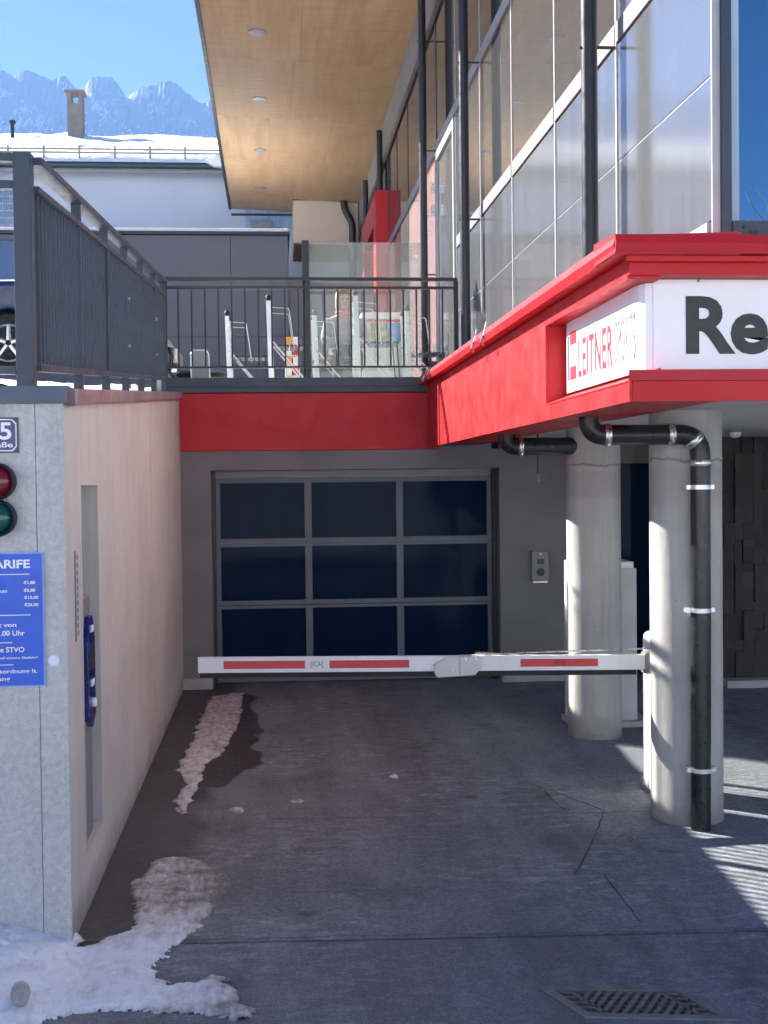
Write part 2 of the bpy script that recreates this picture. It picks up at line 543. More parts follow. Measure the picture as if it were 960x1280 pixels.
g1 = t.noise(1.0, 5, 0.6, mapped(t, off.outputs[0], (5.5, 0.5, 1)))
g2 = t.noise(1.0, 5, 0.7, mapped(t, off.outputs[0], (2.5, 12, 1)))
c = t.mix(t.ramp(g1, [(0.38, 0.0), (0.62, 1.0)]), c, (0.54, 0.37, 0.21))
c = t.mix(t.ramp(g2, [(0.45, 0.0), (0.75, 0.5)]), c, (0.36, 0.22, 0.12))
t.col(c).rough(0.55)
M_PLY = t.m
M_WOOD = paint('brown_wood_boards', (0.24, 0.15, 0.085), 0.7, 0.2, 6)
# slate cladding piece
t = NT('dark_slate_cladding')
oi = t.n.new('ShaderNodeObjectInfo')
c = t.mix(oi.outputs['Random'], (0.018, 0.016, 0.016), (0.05, 0.044, 0.04))
c = t.mix(t.ramp(t.noise(7, 5), [(0.4, 0.0), (0.7, 0.5)]), c, (0.05, 0.045, 0.042))
t.col(c).rough(0.75); t.bump(t.noise(25, 5), 0.6, 0.012)
M_SLATE = t.m
# mountain
t = NT('mountain_rock')
geo = t.n.new('ShaderNodeNewGeometry')
sx = t.n.new('ShaderNodeSeparateXYZ'); t.l.new(geo.outputs['Normal'], sx.inputs[0])
sn = t.math('ADD', sx.outputs[2], t.math('MULTIPLY', t.math('SUBTRACT', t.noise(0.012, 6, 0.65), 0.5), 1.3))
c = t.mix(t.ramp(sn, [(0.60, 0.0), (0.74, 1.0)]), (0.19, 0.19, 0.195), (0.55, 0.57, 0.60))
t.col(c).rough(0.9)
M_MOUNT = t.m
M_SNOWFIELD = M_RSNOW


def bend(p0, p1, p2, r, n=7):
    """path p0 -> fillet at p1 -> p2"""
    p0, p1, p2 = Vector(p0), Vector(p1), Vector(p2)
    a = p1 + (p0 - p1).normalized() * r
    b = p1 + (p2 - p1).normalized() * r
    return [a + (p1 - a) * 0 if i == 0 else (a * (1 - s) ** 2 + p1 * 2 * s * (1 - s) + b * s * s) for i, s in enumerate([k / n for k in range(n + 1)])]


def text(body, name, mat, parent, origin, xdir, width=None, height=None, bold=0.0, extrude=0.001, align='LEFT', spacing=1.0):
    """flat lettering: origin = left baseline corner, xdir 'x' (faces -y) or '-y' (faces -x)"""
    cu = bpy.data.curves.new(name, 'FONT')
    cu.body = body
    cu.size = 1.0
    cu.offset = bold
    cu.space_character = spacing
    cu.extrude = 0.0
    cu.resolution_u = 4
    tmp = bpy.data.objects.new('tmp', cu)
    COL.objects.link(tmp)
    dg = bpy.context.evaluated_depsgraph_get()
    me = bpy.data.meshes.new_from_object(tmp.evaluated_get(dg))
    COL.objects.unlink(tmp)
    bpy.data.objects.remove(tmp)
    co = np.empty(len(me.vertices) * 3)
    me.vertices.foreach_get('co', co)
    co = co.reshape(-1, 3)
    mn, mx = co.min(0), co.max(0)
    w, h = mx[0] - mn[0], mx[1] - mn[1]
    sy = (height / h) if height else (width / w)
    sx = (width / w) if width else sy
    u = (co[:, 0] - mn[0]) * sx
    v = (co[:, 1] - mn[1]) * sy
    if align == 'RIGHT': u -= w * sx
    if align == 'CENTER': u -= w * sx / 2
    out = np.zeros_like(co)
    if xdir == 'x':
        out[:, 0] = u; out[:, 2] = v
    else:
        out[:, 1] = -u; out[:, 2] = v
    me.vertices.foreach_set('co', out.ravel())
    me.update()
    me.materials.clear()
    me.materials.append(mat)
    for p in me.polygons: p.use_smooth = False
    o = bpy.data.objects.new(name, me)
    link(o, parent, origin)
    m = o.modifiers.new('thick', 'SOLIDIFY')
    m.thickness = extrude
    m.offset = 0
    return o


def vnoise(x, y, seed=0):
    x = np.asarray(x, float); y = np.asarray(y, float)
    xi, yi = np.floor(x), np.floor(y)
    fx, fy = x - xi, y - yi
    fx = fx * fx * (3 - 2 * fx); fy = fy * fy * (3 - 2 * fy)

    def h(a, b):
        n = np.sin(a * 127.1 + b * 311.7 + seed * 74.7) * 43758.5453
        return n - np.floor(n)
    return (h(xi, yi) * (1 - fx) + h(xi + 1, yi) * fx) * (1 - fy) + (h(xi, yi + 1) * (1 - fx) + h(xi + 1, yi + 1) * fx) * fy


def fbm(x, y, o=5, seed=0, g=0.5):
    a, s, f, tot = 1.0, 0.0, 1.0, 0.0
    for k in range(o):
        s = s + a * vnoise(np.asarray(x) * f, np.asarray(y) * f, seed + k * 3.1)
        tot += a; a *= g; f *= 2.03
    return s / tot


def poly_sd(px, py, poly):
    """signed distance, positive inside"""
    poly = np.array(poly)
    d = np.full(px.shape, 1e9)
    ins = np.zeros(px.shape, bool)
    n = len(poly)
    for i in range(n):
        a, b = poly[i], poly[(i + 1) % n]
        e = b - a
        wx, wy = px - a[0], py - a[1]
        tt = np.clip((wx * e[0] + wy * e[1]) / (e @ e), 0, 1)
        d = np.minimum(d, np.hypot(wx - e[0] * tt, wy - e[1] * tt))
        c = ((a[1] <= py) & (b[1] > py)) | ((b[1] <= py) & (a[1] > py))
        with np.errstate(divide='ignore', invalid='ignore'):
            xc = a[0] + (py - a[1]) / (b[1] - a[1]) * e[0]
        ins ^= c & (px < xc)
    return np.where(ins, d, -d)


# ------------------------------------------------------------------ SETTING: ground
GR = [(1.014, 4.779), (1.508, 4.707), (1.607, 4.448), (1.112, 4.525)]   # drain opening, counter from far left
big = 6000
mb = MB()
out = [(-big, big), (big, big), (big, -big), (-big, -big)]
mid = [(-4, 5.5), (6, 5.5), (6, 2), (-4, 2)]
for ring_a, ring_b in ((out, mid), (mid, GR)):
    for i in range(4):
        j = (i + 1) % 4
        mb.add([(*ring_a[i], 0), (*ring_a[j], 0), (*ring_b[j], 0), (*ring_b[i], 0)], [(0, 1, 2, 3)])
tag(mb.build('ground', M_STREET), kind='structure')
mb = MB().add([(-0.9, 5.46, .004), (1.6, 5.31, .004), (9, 5.05, .004), (9, 12.9, .004), (-0.9, 12.9, .004)], [(0, 1, 2, 3, 4)])
drive = tag(mb.build('driveway', M_DRIVE), kind='structure')
xs_, ys_ = np.linspace(-260, 260, 90), np.concatenate([np.linspace(-7, -30, 20), np.linspace(-34, -320, 50)])
X, Y = np.meshgrid(xs_, ys_)
Z = .02 + np.clip(-Y - 9, 0, None) * .215 + (fbm(X / 25, Y / 25, 5, 77) - .5) * np.clip(-Y - 7, 0, 60) * .12
V = np.stack([X.ravel(), Y.ravel(), Z.ravel()], 1).tolist(); n0, n1 = X.shape
Fc = [(i * n1 + k, (i + 1) * n1 + k, (i + 1) * n1 + k + 1, i * n1 + k + 1) for i in range(n0 - 1) for k in range(n1 - 1)]
me = bpy.data.meshes.new('snowy_hillside'); me.from_pydata(V, [], Fc); me.materials.append(M_RSNOW)
for p in me.polygons: p.use_smooth = True
tag(link(bpy.data.objects.new('snowy_hillside', me), None), kind='structure')
def limb(mb, p, d, ln, r_, lev):
    q = p + d * ln
    mid_ = p.lerp(q, .5) + Vector((random.uniform(-1, 1), random.uniform(-1, 1), random.uniform(-.3, .6))) * ln * .06
    mb.tube([p, mid_, q], [r_, r_ * .82, r_ * .62], 7 if lev < 3 else 4)
    if lev >= 6: return
    for k in range(3 if lev < 3 else 2):
        ax = Vector((random.uniform(-1, 1), random.uniform(-1, 1), random.uniform(-.25, .75))).normalized()
        limb(mb, q, (d * (1.0 if k == 0 else .75) + ax * .75).normalized(), ln * random.uniform(.62, .85), r_ * .6, lev + 1)


mb = MB()
limb(mb, Vector((11.5, -12.5, 0)), Vector((-.06, 0, 1)), 2.6, .17, 0)
bt = empty('bare_tree', (11.5, -12.5, 0), 'bare branched tree mirrored in the front window', 'tree')
mb.build('trunk_and_branches', paint('tree_bark', (.11, .09, .075), .9, .2, 6), bt)
# joints and cracks of the driveway paving


def strip(path, w, z, name, mat, parent):
    mb = MB()
    P = [Vector((p[0], p[1], 0)) for p in path]
    pts = []
    for a, b in zip(P[:-1], P[1:]):
        n = max(2, int((b - a).length / 0.08))
        for k in range(n): pts.append(a.lerp(b, k / n))
    pts.append(P[-1])
    L, Rr = [], []
    for i, p in enumerate(pts):
        d = (pts[min(i + 1, len(pts) - 1)] - pts[max(0, i - 1)]).normalized()
        nrm = Vector((-d.y, d.x, 0))
        j = (random.random() - 0.5) * w * 1.2
        ww = w * (0.55 + 0.7 * random.random())
        L.append(p + nrm * (ww / 2 + j)); Rr.append(p + nrm * (-ww / 2 + j))
    for i in range(len(pts) - 1):
        mb.add([(*L[i][:2], z), (*Rr[i][:2], z), (*Rr[i + 1][:2], z), (*L[i + 1][:2], z)], [(0, 1, 2, 3)])
    return mb.build(name, mat, parent)


for path, w in (([(-0.05, 7.385), (0.35, 7.35), (0.886, 7.30)], 0.010), ([(1.75, 7.285), (2.15, 7.27)], 0.008), ([(1.902, 7.312), (1.7, 6.75), (1.448, 6.144)], 0.008),
                ([(1.63, 8.0), (1.656, 7.83), (1.673, 7.251)], 0.009), ([(1.9, 7.32), (1.74, 7.75), (1.58, 8.1)], 0.008),
                ([(1.591, 6.127), (1.585, 5.8), (1.573, 5.443)], 0.008), ([(-0.9, 5.475), (0.4, 5.42), (1.6, 5.325), (4.5, 5.22)], 0.006),
                ([(-0.5, 6.05), (0.5, 6.02)], 0.005)):
    strip(path, w, .008, 'paving_joint', M_SEAM, drive)
# meltwater beside the ice
WP = [(-0.292, 11.91), (-0.199, 11.63), (-0.229, 10.903), (-0.127, 10.177), (-0.166, 9.413), (-0.119, 8.87), (-0.251, 8.642), (-0.316, 8.196), (-0.433, 8.212), (-0.52, 7.9), (-0.62, 8.4), (-0.6, 9.5), (-0.5, 10.5), (-0.45, 11.5)]


def patch_mesh(poly, res, hmax, edge, dirt0, seed, zb, zoff=None, nscale=9.0, namp=0.05, anis=(1, 1), flat=False):
    P = np.array(poly)
    xs = np.arange(P[:, 0].min() - .1, P[:, 0].max() + .1, res)
    ys = np.arange(P[:, 1].min() - .1, P[:, 1].max() + .1, res)
    X, Y = np.meshgrid(xs, ys)
    sd = poly_sd(X, Y, P) + (fbm(X * nscale * anis[0], Y * nscale * anis[1], 5, seed, 0.6) - 0.5) * namp * 2
    t = np.clip(sd / edge, 0, 1)
    prof = 1 - (1 - t) ** 2
    crust = np.abs(fbm(X * 9 + 3, Y * 16, 5, seed + 14, .6) - .5) * 2
    h = prof * hmax * (0.55 + 0.9 * fbm(X * 5, Y * 5, 4, seed + 9)) + (fbm(X * 22, Y * 22, 4, seed + 4) - .5) * hmax * .6 * prof + (crust - .3) * hmax * .35 * prof
    if zoff is not None: h = h + zoff(X, Y) * prof * (0.93 + .15 * crust) + (fbm(X * 26, Y * 26, 4, seed + 2) - .5) * .014 * prof
    keep = sd > -res
    Z = np.where((sd > 0) & (not flat), h, 0 if flat else -0.004) + zb
    idx = -np.ones(X.shape, int)
    idx[keep] = np.arange(keep.sum())
    verts = np.stack([X[keep], Y[keep], Z[keep]], 1)
    k = keep[:-1, :-1] & keep[1:, :-1] & keep[:-1, 1:] & keep[1:, 1:]
    f = np.stack([idx[:-1, :-1][k], idx[:-1, 1:][k], idx[1:, 1:][k], idx[1:, :-1][k]], 1)
    d = dirt0(X, Y, prof)[keep]
    me = bpy.data.meshes.new('snow')
    me.from_pydata(verts.tolist(), [], f.tolist())
    at = me.attributes.new('dirt', 'FLOAT', 'POINT')
    at.data.foreach_set('value', d.astype(np.float32))
    for p in me.polygons: p.use_smooth = True
    return me


me = patch_mesh(WP, 0.02, 0.0, 0.03, lambda X, Y, p: p, 3, .0085, namp=0.10, nscale=5, flat=True)
me.materials.append(M_WET)
o = link(bpy.data.objects.new('meltwater', me), None)
tag(o, 'dark wet meltwater stain beside the long strip of ice', 'water', kind='stuff')
BANK = [(-2.6, 5.6), (-0.86, 5.6), (-0.853, 5.40), (-0.759, 5.471), (-0.746, 5.546), (-0.653, 5.635), (-0.659, 5.812), (-0.657, 5.999), (-0.721, 6.244), (-0.693, 6.341), (-0.672, 6.442), (-0.667, 6.603), (-0.595, 6.707), (-0.468, 6.663), (-0.351, 6.537), (-0.239, 6.35), (-0.25, 6.102), (-0.315, 5.825), (-0.379, 5.572), (-0.458, 5.362), (-0.508, 5.216), (-0.498, 5.071), (-0.419, 4.982), (-0.327, 4.987), (-0.268, 5.045), (-0.187, 4.987), (-0.154, 4.889), (-0.145, 4.775), (-0.096, 4.718), (-0.132, 4.63), (-0.235, 4.662), (-0.339, 4.702), (-0.503, 4.75), (-0.649, 4.752), (-0.763, 4.736), (-0.845, 4.71), (-0.913, 4.615), (-1.2, 4.45), (-2.6, 4.3)]


def bank_z(X, Y):
    left = np.clip((-0.80 - X) / 0.5, 0, 1)
    return left * (0.09 + 0.06 * np.clip((Y - 4.9) / 0.5, 0, 1)) * np.clip((Y - 4.45) / 0.35, 0.25, 1)


def bank_dirt(X, Y, p):
    thin = np.clip((Y - 5.35) / 0.55, 0, 1) * (X > -0.86)
    tongue = np.clip((X + 0.52) / 0.35, 0, 1) * (Y < 5.1)
    right = np.clip((X + 0.55) / 0.3, 0, 1) * np.clip((Y - 5.6) / 0.5, 0, 1)
    return np.clip(0.05 + 0.52 * thin + 0.52 * tongue + 0.30 * right + 0.22 * (1 - p) - 0.03 + 0.9 * np.clip(fbm(X * 11, Y * 24, 4, 61) - .62, 0, 1) * (thin + tongue), 0, 1)


me = patch_mesh(BANK, 0.008, 0.014, 0.05, bank_dirt, 5, .004, bank_z, namp=0.055, nscale=11, anis=(0.8, 1.5))
me.materials.append(M_SNOW)
o = link(bpy.data.objects.new('snow_bank', me), None)
tag(o, 'trodden snow bank around the foot of the concrete pier, thinning to dirty ice on the driveway', 'snow', kind='stuff')
ICE = [(-0.584, 11.689), (-0.408, 11.838), (-0.29, 11.82), (-0.305, 10.727), (-0.332, 9.884), (-0.384, 9.303), (-0.468, 8.917), (-0.51, 8.222), (-0.536, 7.915), (-0.561, 7.575), (-0.607, 7.692), (-0.605, 7.924), (-0.587, 8.232), (-0.672, 8.698), (-0.666, 9.073), (-0.625, 9.477), (-0.629, 10.249), (-0.617, 10.961)]
me = patch_mesh(ICE, 0.012, 0.008, 0.05, lambda X, Y, p: np.clip(0.31 + 0.15 * (1 - p) + 0.2 * np.clip((Y - 9.2) / 1.5, 0, 1) + 0.8 * np.clip(fbm(X * 9, Y * 3, 4, 66) - .6, 0, 1), 0, 1), 15, .010, namp=0.05, nscale=10, anis=(1.2, .7))
me.materials.append(M_SNOW)
o = link(bpy.data.objects.new('ice_strip', me), None)
tag(o, 'long thin strip of dirty ice on the driveway beside the side wall', 'ice', kind='stuff')
for k, (cx, cy, rx, ry) in enumerate(((-0.24, 7.62, .05, .07), (0.12, 7.78, .04, .05), (0.77, 8.35, .025, .06))):
    ang = np.linspace(0, 2 * np.pi, 14, endpoint=False)
    me = patch_mesh([(cx + rx * math.cos(a) * (0.7 + .5 * random.random()), cy + ry * math.sin(a) * (0.7 + .5 * random.random())) for a in ang], 0.008, 0.01, 0.03,
                    lambda X, Y, p: 0.55 * np.ones_like(X) - (0.5 if k == 2 else 0), 25 + k, .005, namp=0.02, nscale=20)
    me.materials.append(M_SNOW)
    o = link(bpy.data.objects.new('ice_scrap', me), None)
    tag(o, ('small dirty ice scrap near the tip of the ice strip', 'small dark ice crumb in the middle of the driveway left of centre', 'tiny bright ice scrap in the middle of the driveway')[k], 'ice', 'ice scraps on the driveway')
# a flat grey stone in the snow
mb = MB()
mb.lathe([(0.001, .028), (.03, .027), (.045, .018), (.05, .004), (.046, -.012), (.02, -.02), (.001, -.02)], (0, 0, 0), 16)
o = mb.build('stone', M_ROCK, None, smooth=True, loc=(-0.955, 4.775, 0.075))
o.rotation_euler = (R(48), R(14), 0.4); o.scale = (0.72, 0.95, 1)
tag(o, 'flat rounded grey stone stuck in the snow bank', 'stone')
# drain grate
gt = empty('drain_grate', (1.31, 4.61, 0), 'rusty cast iron drain grate in the asphalt in the foreground', 'grate')
g = [Vector((a, b, 0)) for a, b in GR]
cen = sum(g, Vector()) / 4


def bil(u, v):
    return g[0] * (1 - u) * (1 - v) + g[1] * u * (1 - v) + g[2] * u * v + g[3] * (1 - u) * v


def gquad(mb, u0, u1, v0, v1, z0, z1):
    c = [bil(u0, v0), bil(u1, v0), bil(u1, v1), bil(u0, v1)]
    mb.hexa([(p.x, p.y, z0) for p in reversed(c)] + [(p.x, p.y, z1) for p in reversed(c)])


mb = MB()
for (u0, u1, v0, v1) in ((-.04, 1.04, -.08, .06), (-.04, 1.04, .94, 1.08), (-.04, .035, .06, .94), (.965, 1.04, .06, .94)):
    gquad(mb, u0, u1, v0, v1, -.08, .006)
mb.build('frame', paint('weathered_frame', (0.21, 0.20, 0.19), 0.8, 0.25, 14, bump=.3), gt)
mb = MB(); gquad(mb, -.04, 1.04, -.08, 1.08, -.3, -.29); mb.build('pit', M_DARK, gt)


def gbar(a, b, w, z0=-.03, z1=.004, name='bar'):
    a, b = bil(*a), bil(*b)
    d = (b - a).normalized(); n = Vector((-d.y, d.x, 0)) * w / 2
    c = [a - n, b - n, b + n, a + n]
    MB().hexa([(p.x, p.y, z0) for p in c] + [(p.x, p.y, z1) for p in c]).build(name, M_IRON, gt)


gbar((.16, .06), (.16, .94), .014); gbar((.84, .06), (.84, .94), .014)
for k in range(-4, 9):                               # oblique bars of the middle field
    c0 = .16 + .68 * (k + .5) / 9
    ua, va, ub, vb = c0 - .0, .94, c0 + .42, .06
    sl_ = (vb - va) / (ub - ua)
    if ua < .16: ua, va = .16, va + sl_ * (.16 - ua)
    if ub > .84: ub, vb = .84, va + sl_ * (.84 - ua)
    if ub - ua > .04: gbar((ua, va), (ub, vb), .017)
for k in range(6):
    v = .12 + .76 * k / 5
    gbar((.18, v), (.82, v), .008, -.034, -.001)
for u0, u1 in ((.04, .16), (.84, .96)):
    for k in range(5):
        v = .12 + .76 * k / 4
        gbar((u0, v), (u1, v), .010)

# ------------------------------------------------------------------ far setting: mountains, white and grey buildings, deck
RID = [(-608, 948), (-597, 946), (-587, 938), (-578, 930), (-565, 943), (-553, 949), (-533, 944), (-519, 937), (-505, 932), (-491, 925), (-480, 934), (-465, 938), (-455, 927), (-442, 914), (-430, 904), (-419, 915), (-404, 933), (-390, 937), (-375, 934), (-362, 939), (-350, 929), (-339, 912), (-329, 898), (-322, 893), (-310, 902), (-296, 913), (-278, 917), (-256, 921), (-243, 928), (-232, 930), (-216, 925), (-201, 918), (-189, 904), (-176, 895), (-161, 884), (-150, 879), (-136, 888), (-121, 892)]
RX = np.array([p[0] for p in RID], float); RZ = np.array([p[1] for p in RID], float)
xs = np.concatenate([np.arange(-2600, -640, 20), np.arange(-640, -90, 3.0), np.arange(-90, 900, 6)])
inside = np.interp(xs, RX, RZ)
gen = 890 + 45 * (fbm(xs / 160, xs * 0, 6, 2) - .5) * 2
wgt = np.clip(np.minimum((xs + 650) / 40, (-90 - xs) / 40), 0, 1)
ridge = gen * (1 - wgt) + inside * wgt + (fbm(xs / 5, xs * 0 + 3, 4, 8, .6) - .5) * 8 + 3
rows = np.concatenate([np.linspace(0, 0.985, 130), [1.0], np.linspace(1.1, 1.8, 6)])
V, Fc = [], []
nx = len(xs)
for r in rows:
    y = 2050 + 950 * r
    if r <= 1:
        n1_ = 1 - np.abs(fbm(xs / 120 + r * .35, np.full(nx, r * 3.0), 4, 21, .5) - .5) * 2
        n2_ = 1 - np.abs(fbm(xs / 38 - r * .6, np.full(nx, r * 8.0), 5, 27, .58) - .5) * 2
        n3_ = fbm(xs / 9, np.full(nx, r * 40.0), 4, 29, .6)
        z = ridge * (r ** 1.2) - 60 * (1 - r) - (1 - r) * (210 * (1 - n1_)) - (min(1, (1 - r) * 5) * 62) * (1 - n2_) - min(1, (1 - r) * 8 + .25) * 30 * n3_
    else:
        z = ridge * (1 - (r - 1) * 1.1) - 10
    V += [(float(a), float(y), float(b)) for a, b in zip(xs, z)]
nr = len(rows)
for i in range(nr - 1):
    for k in range(nx - 1):
        Fc.append((i * nx + k, i * nx + k + 1, (i + 1) * nx + k + 1, (i + 1) * nx + k))
me = bpy.data.meshes.new('mountains'); me.from_pydata(V, [], Fc); me.materials.append(M_MOUNT)
tag(link(bpy.data.objects.new('mountains', me), None), kind='structure')

# raised parking deck and terrace floor
prof = [(5.5, 2.30), (12.25, 2.76), (13.4, 3.15), (21.95, 3.15), (21.95, 2.6), (13.4, 2.6), (12.25, 2.2), (5.5, 1.9)]
tag(MB().prism(prof, 'x', -30, -1.12).build('parking_deck', paint('deck_asphalt', (0.16, 0.16, 0.165), .8, .2, 2)), kind='structure')
tag(B(-1.118, 1.9, 12.42, 21.95, 2.70, 2.938).build('terrace_floor', M_PAVE), kind='structure')
tag(B(-40, 30, 30.2, 60, -0.5, 2.9).build('upper_ground', M_RSNOW), kind='structure')
# snow ploughed along the deck edge
xs_, ys_ = np.linspace(-2.3, -1.0, 40), np.linspace(5.52, 13.2, 220)
X, Y = np.meshgrid(xs_, ys_)
top = 2.36 + (Y - 5.445) * (2.81 - 2.36) / 6.74
Z = top - .05 + 0.14 * fbm(X * 3, Y * 2.2, 5, 31) * np.clip((X + 2.3) / .3, 0, 1) * np.clip((-1.0 - X) / .12, 0.15, 1) + .04 * np.clip((-1.25 - X) / .6, 0, 1)
V = np.stack([X.ravel(), Y.ravel(), Z.ravel()], 1).tolist()
n0, n1 = X.shape
Fc = [(i * n1 + k, i * n1 + k + 1, (i + 1) * n1 + k + 1, (i + 1) * n1 + k) for i in range(n0 - 1) for k in range(n1 - 1)]
me = bpy.data.meshes.new('deck_snow'); me.from_pydata(V, [], Fc); me.materials.append(M_RSNOW)
for p in me.polygons: p.use_smooth = True
tag(link(bpy.data.objects.new('deck_snow', me), None), 'snow lying along the edge of the parking deck behind the slatted railing', 'snow', kind='stuff')

# white house
wh = empty('white_house', (-5, 30, 0), 'white house with snow covered roof behind the parking deck', 'house')
B(-34, 6, 30.0, 38.6, -0.4, 9.36).build('wall', M_BWHITE, wh)
rf = MB().prism([(29.45, 9.20), (34.6, 11.0), (39.6, 9.2), (39.6, 9.05), (34.6, 10.82), (29.45, 9.02)], 'x', -34.5, 6.5).build('roof', paint('roof_edge', (0.2, 0.21, 0.18), .6), wh)
xs_, ys_ = np.linspace(-20, 6.45, 260), np.linspace(29.5, 34.75, 60)
X, Y = np.meshgrid(xs_, ys_)
Z = 9.20 + (Y - 29.45) * .352 + .02 + .10 * np.clip((Y - 29.5) / .2, 0, 1) + 0.20 * (fbm(X * 1.3, Y * 2.2, 5, 41, .6) - .35) * np.clip((Y - 29.5) / .4, 0, 1)
Z = Z + .03 * np.sin(X * 2.2 + fbm(X, Y, 3, 5) * 5) * np.clip((Y - 29.7) / 1.0, 0, 1)
V = np.stack([X.ravel(), Y.ravel(), Z.ravel()], 1).tolist(); n0, n1 = X.shape
V += [(float(x), 29.5, 9.21) for x in xs_]
Fc = [(i * n1 + k, i * n1 + k + 1, (i + 1) * n1 + k + 1, (i + 1) * n1 + k) for i in range(n0 - 1) for k in range(n1 - 1)]
Fc += [(k, n0 * n1 + k, n0 * n1 + k + 1, k + 1) for k in range(n1 - 1)]
me = bpy.data.meshes.new('roof_snow'); me.from_pydata(V, [], Fc); me.materials.append(M_RSNOW)
for p in me.polygons: p.use_smooth = True
link(bpy.data.objects.new('snow_layer', me), rf)
# eave: gutter, fascia board, snow guard
mb = MB().tube([(-20, 29.40, 9.13), (-1.0, 29.40, 9.13)], .075, 10)
mb.build('gutter', M_ANTH, wh, smooth=True)
B(-20, 6, 29.46, 29.52, 8.98, 9.02).build('eave_board', M_GREYPLASTIC, wh)
mb = MB().tube([(-20, 29.62, 9.46), (6, 29.62, 9.46)], .018, 6).tube([(-20, 29.62, 9.54), (6, 29.62, 9.54)], .018, 6)
sg = mb.build('snow_guard', paint('guard_green', (0.2, 0.21, 0.16), .6), wh)
pm = B(-.02, .02, -.02, .02, 0, .34).mesh('post', M_GREYPLASTIC)
for k in range(14): inst('post', pm, sg, (-10.6 + k * .79, 29.62, 9.27))
mb = MB()
P = [(-1.45, 9.20), (-1.2, 9.34), (-.9, 9.36), (-.4, 9.30), (-.4, 9.22), (-.75, 9.2), (-1.0, 9.06), (-1.25, 9.08)]
mb.prism(P, 'y', 29.2, 29.62).build('overhanging_snow', M_RSNOW, rf, bevel=.03, seg=3)
# chimney
ch = MB().box(-5.25, -4.86, 34.3, 34.7, 11.0, 11.92).build('chimney', M_CHIM, wh)
for (x0, x1, y0, y1) in ((-5.25, -5.15, 34.3, 34.4), (-4.96, -4.86, 34.3, 34.4), (-5.25, -5.15, 34.6, 34.7), (-4.96, -4.86, 34.6, 34.7)):
    B(x0, x1, y0, y1, 11.92, 12.2).build('corner_post', M_CHIM, ch)
B(-5.31, -4.80, 34.24, 34.76, 12.2, 12.26).build('cap', paint('chimney_cap', (.2, .18, .16), .8), ch)
MB().lathe([(.05, 10.7), (.05, 11.17), (.09, 11.18), (.09, 11.25), (.03, 11.28)], (-6.53, 33.6, 0), 12).build('vent_pipe', M_BLACK, wh)
# glass block window, window with a sky reflection painted into its pane colour, slot vent
w = B(-6.56, -5.74, 29.97, 30.0, 7.70, 8.72).build('window', paint('mortar', (.42, .46, .52), .8), wh)
bm_ = B(-.068, .068, -.03, .01, -.068, .068).mesh('glass_block', glossy_glass('glass_block', (.1, .16, .24), 1.5, .12, .25))
for i in range(5):
    for j in range(6): inst('glass_block', bm_, w, (-6.47 + i * .16, 29.975, 7.80 + j * .164))
w = B(-.66, .7, 29.93, 30.0, 7.70, 8.9).build('window', M_BWHITE, wh)
B(-.58, .62, 29.90, 29.935, 7.78, 8.82).build('pane', glossy_glass('sky_painted_window', (.36, .5, .66), 1.5, .02), w)
B(-.45, .02, 29.6, 29.7, 7.72, 7.95).build('window_box', M_GREYPLASTIC, w)
B(-1.95, -1.22, 29.94, 30.0, 7.79, 7.83).build('slot_vent', M_ANTH, wh)

# grey flat-roofed building with snow on its parapet
gb = empty('grey_building', (-1, 22, 2.9), 'low grey panelled building with flat snowy roof behind the terrace', 'building')
B(-30, .30, 22.03, 29.3, 2.5, 6.16).build('wall', M_INT, gb)
for i in range(14):
    x1 = -.68 - (i - 1) * 2.15 if i else .30
    x0 = -.68 - i * 2.15
    for z0, z1 in ((2.9, 4.43), (4.438, 6.15)):
        B(x0 + .006, x1 - .006, 22.0, 22.029, z0, z1).build('cladding_panel', M_GREYB, gb)
B(-30, .33, 21.93, 29.32, 6.16, 6.21).build('coping', M_ANTH, gb)
B(-30, .31, 21.96, 29.2, 6.21, 6.27).build('snow_layer', M_RSNOW, gb, bevel=.02)
for z0, z1 in ((2.9, 4.43), (4.438, 5.45)):
    B(.306, 1.9, 22.06, 22.2, z0, z1).build('cladding_panel', M_GREYB, gb)

# ------------------------------------------------------------------ concrete side wall (left)
sw = empty('side_wall', (-.87, 5.445, 0), 'tall concrete ramp wall with metal cap along the left of the driveway', 'wall')
TOPN, SL = 2.30, (2.76 - 2.30) / 6.745


def tz(y): return TOPN + (y - 5.445) * SL


def wallseg(x0, x1, y0, y1, z0=None, z1=None):
    return MB().hexa([(x0, y0, z0 or 0), (x1, y0, z0 or 0), (x1, y1, z0 or 0), (x0, y1, z0 or 0)] +
                     [(x0, y0, z1 or tz(y0)), (x1, y0, z1 or tz(y0)), (x1, y1, z1 or tz(y1)), (x0, y1, z1 or tz(y1))])


wallseg(-8, -1.09, 5.449, 12.19).build('core', M_PIT, sw)
wallseg(-1.088, -.87, 5.895, 6.46, 0, .27).build('slot_sill', M_CONC, sw)
wallseg(-1.088, -.87, 5.895, 6.46, 1.946, None).build('slot_lintel', M_CONC, sw)
for ya, yb in ((6.46, 7.83), (7.834, 9.25), (9.254, 10.7), (10.704, 12.25)):
    wallseg(-1.088, -.87 - random.uniform(0, .003), ya, yb).build('side_face', M_CONC, sw)
wallseg(-1.088, -.87, 5.449, 5.895).build('corner_face', M_CONC, sw)
# pitted front slab with formwork joint
B(-8, -.985, 5.425, 5.448, -.05, 2.297).build('front_slab', M_PIT, sw)
B(-.982, -.868, 5.425, 5.448, -.05, 2.297).build('front_slab', M_PIT, sw)
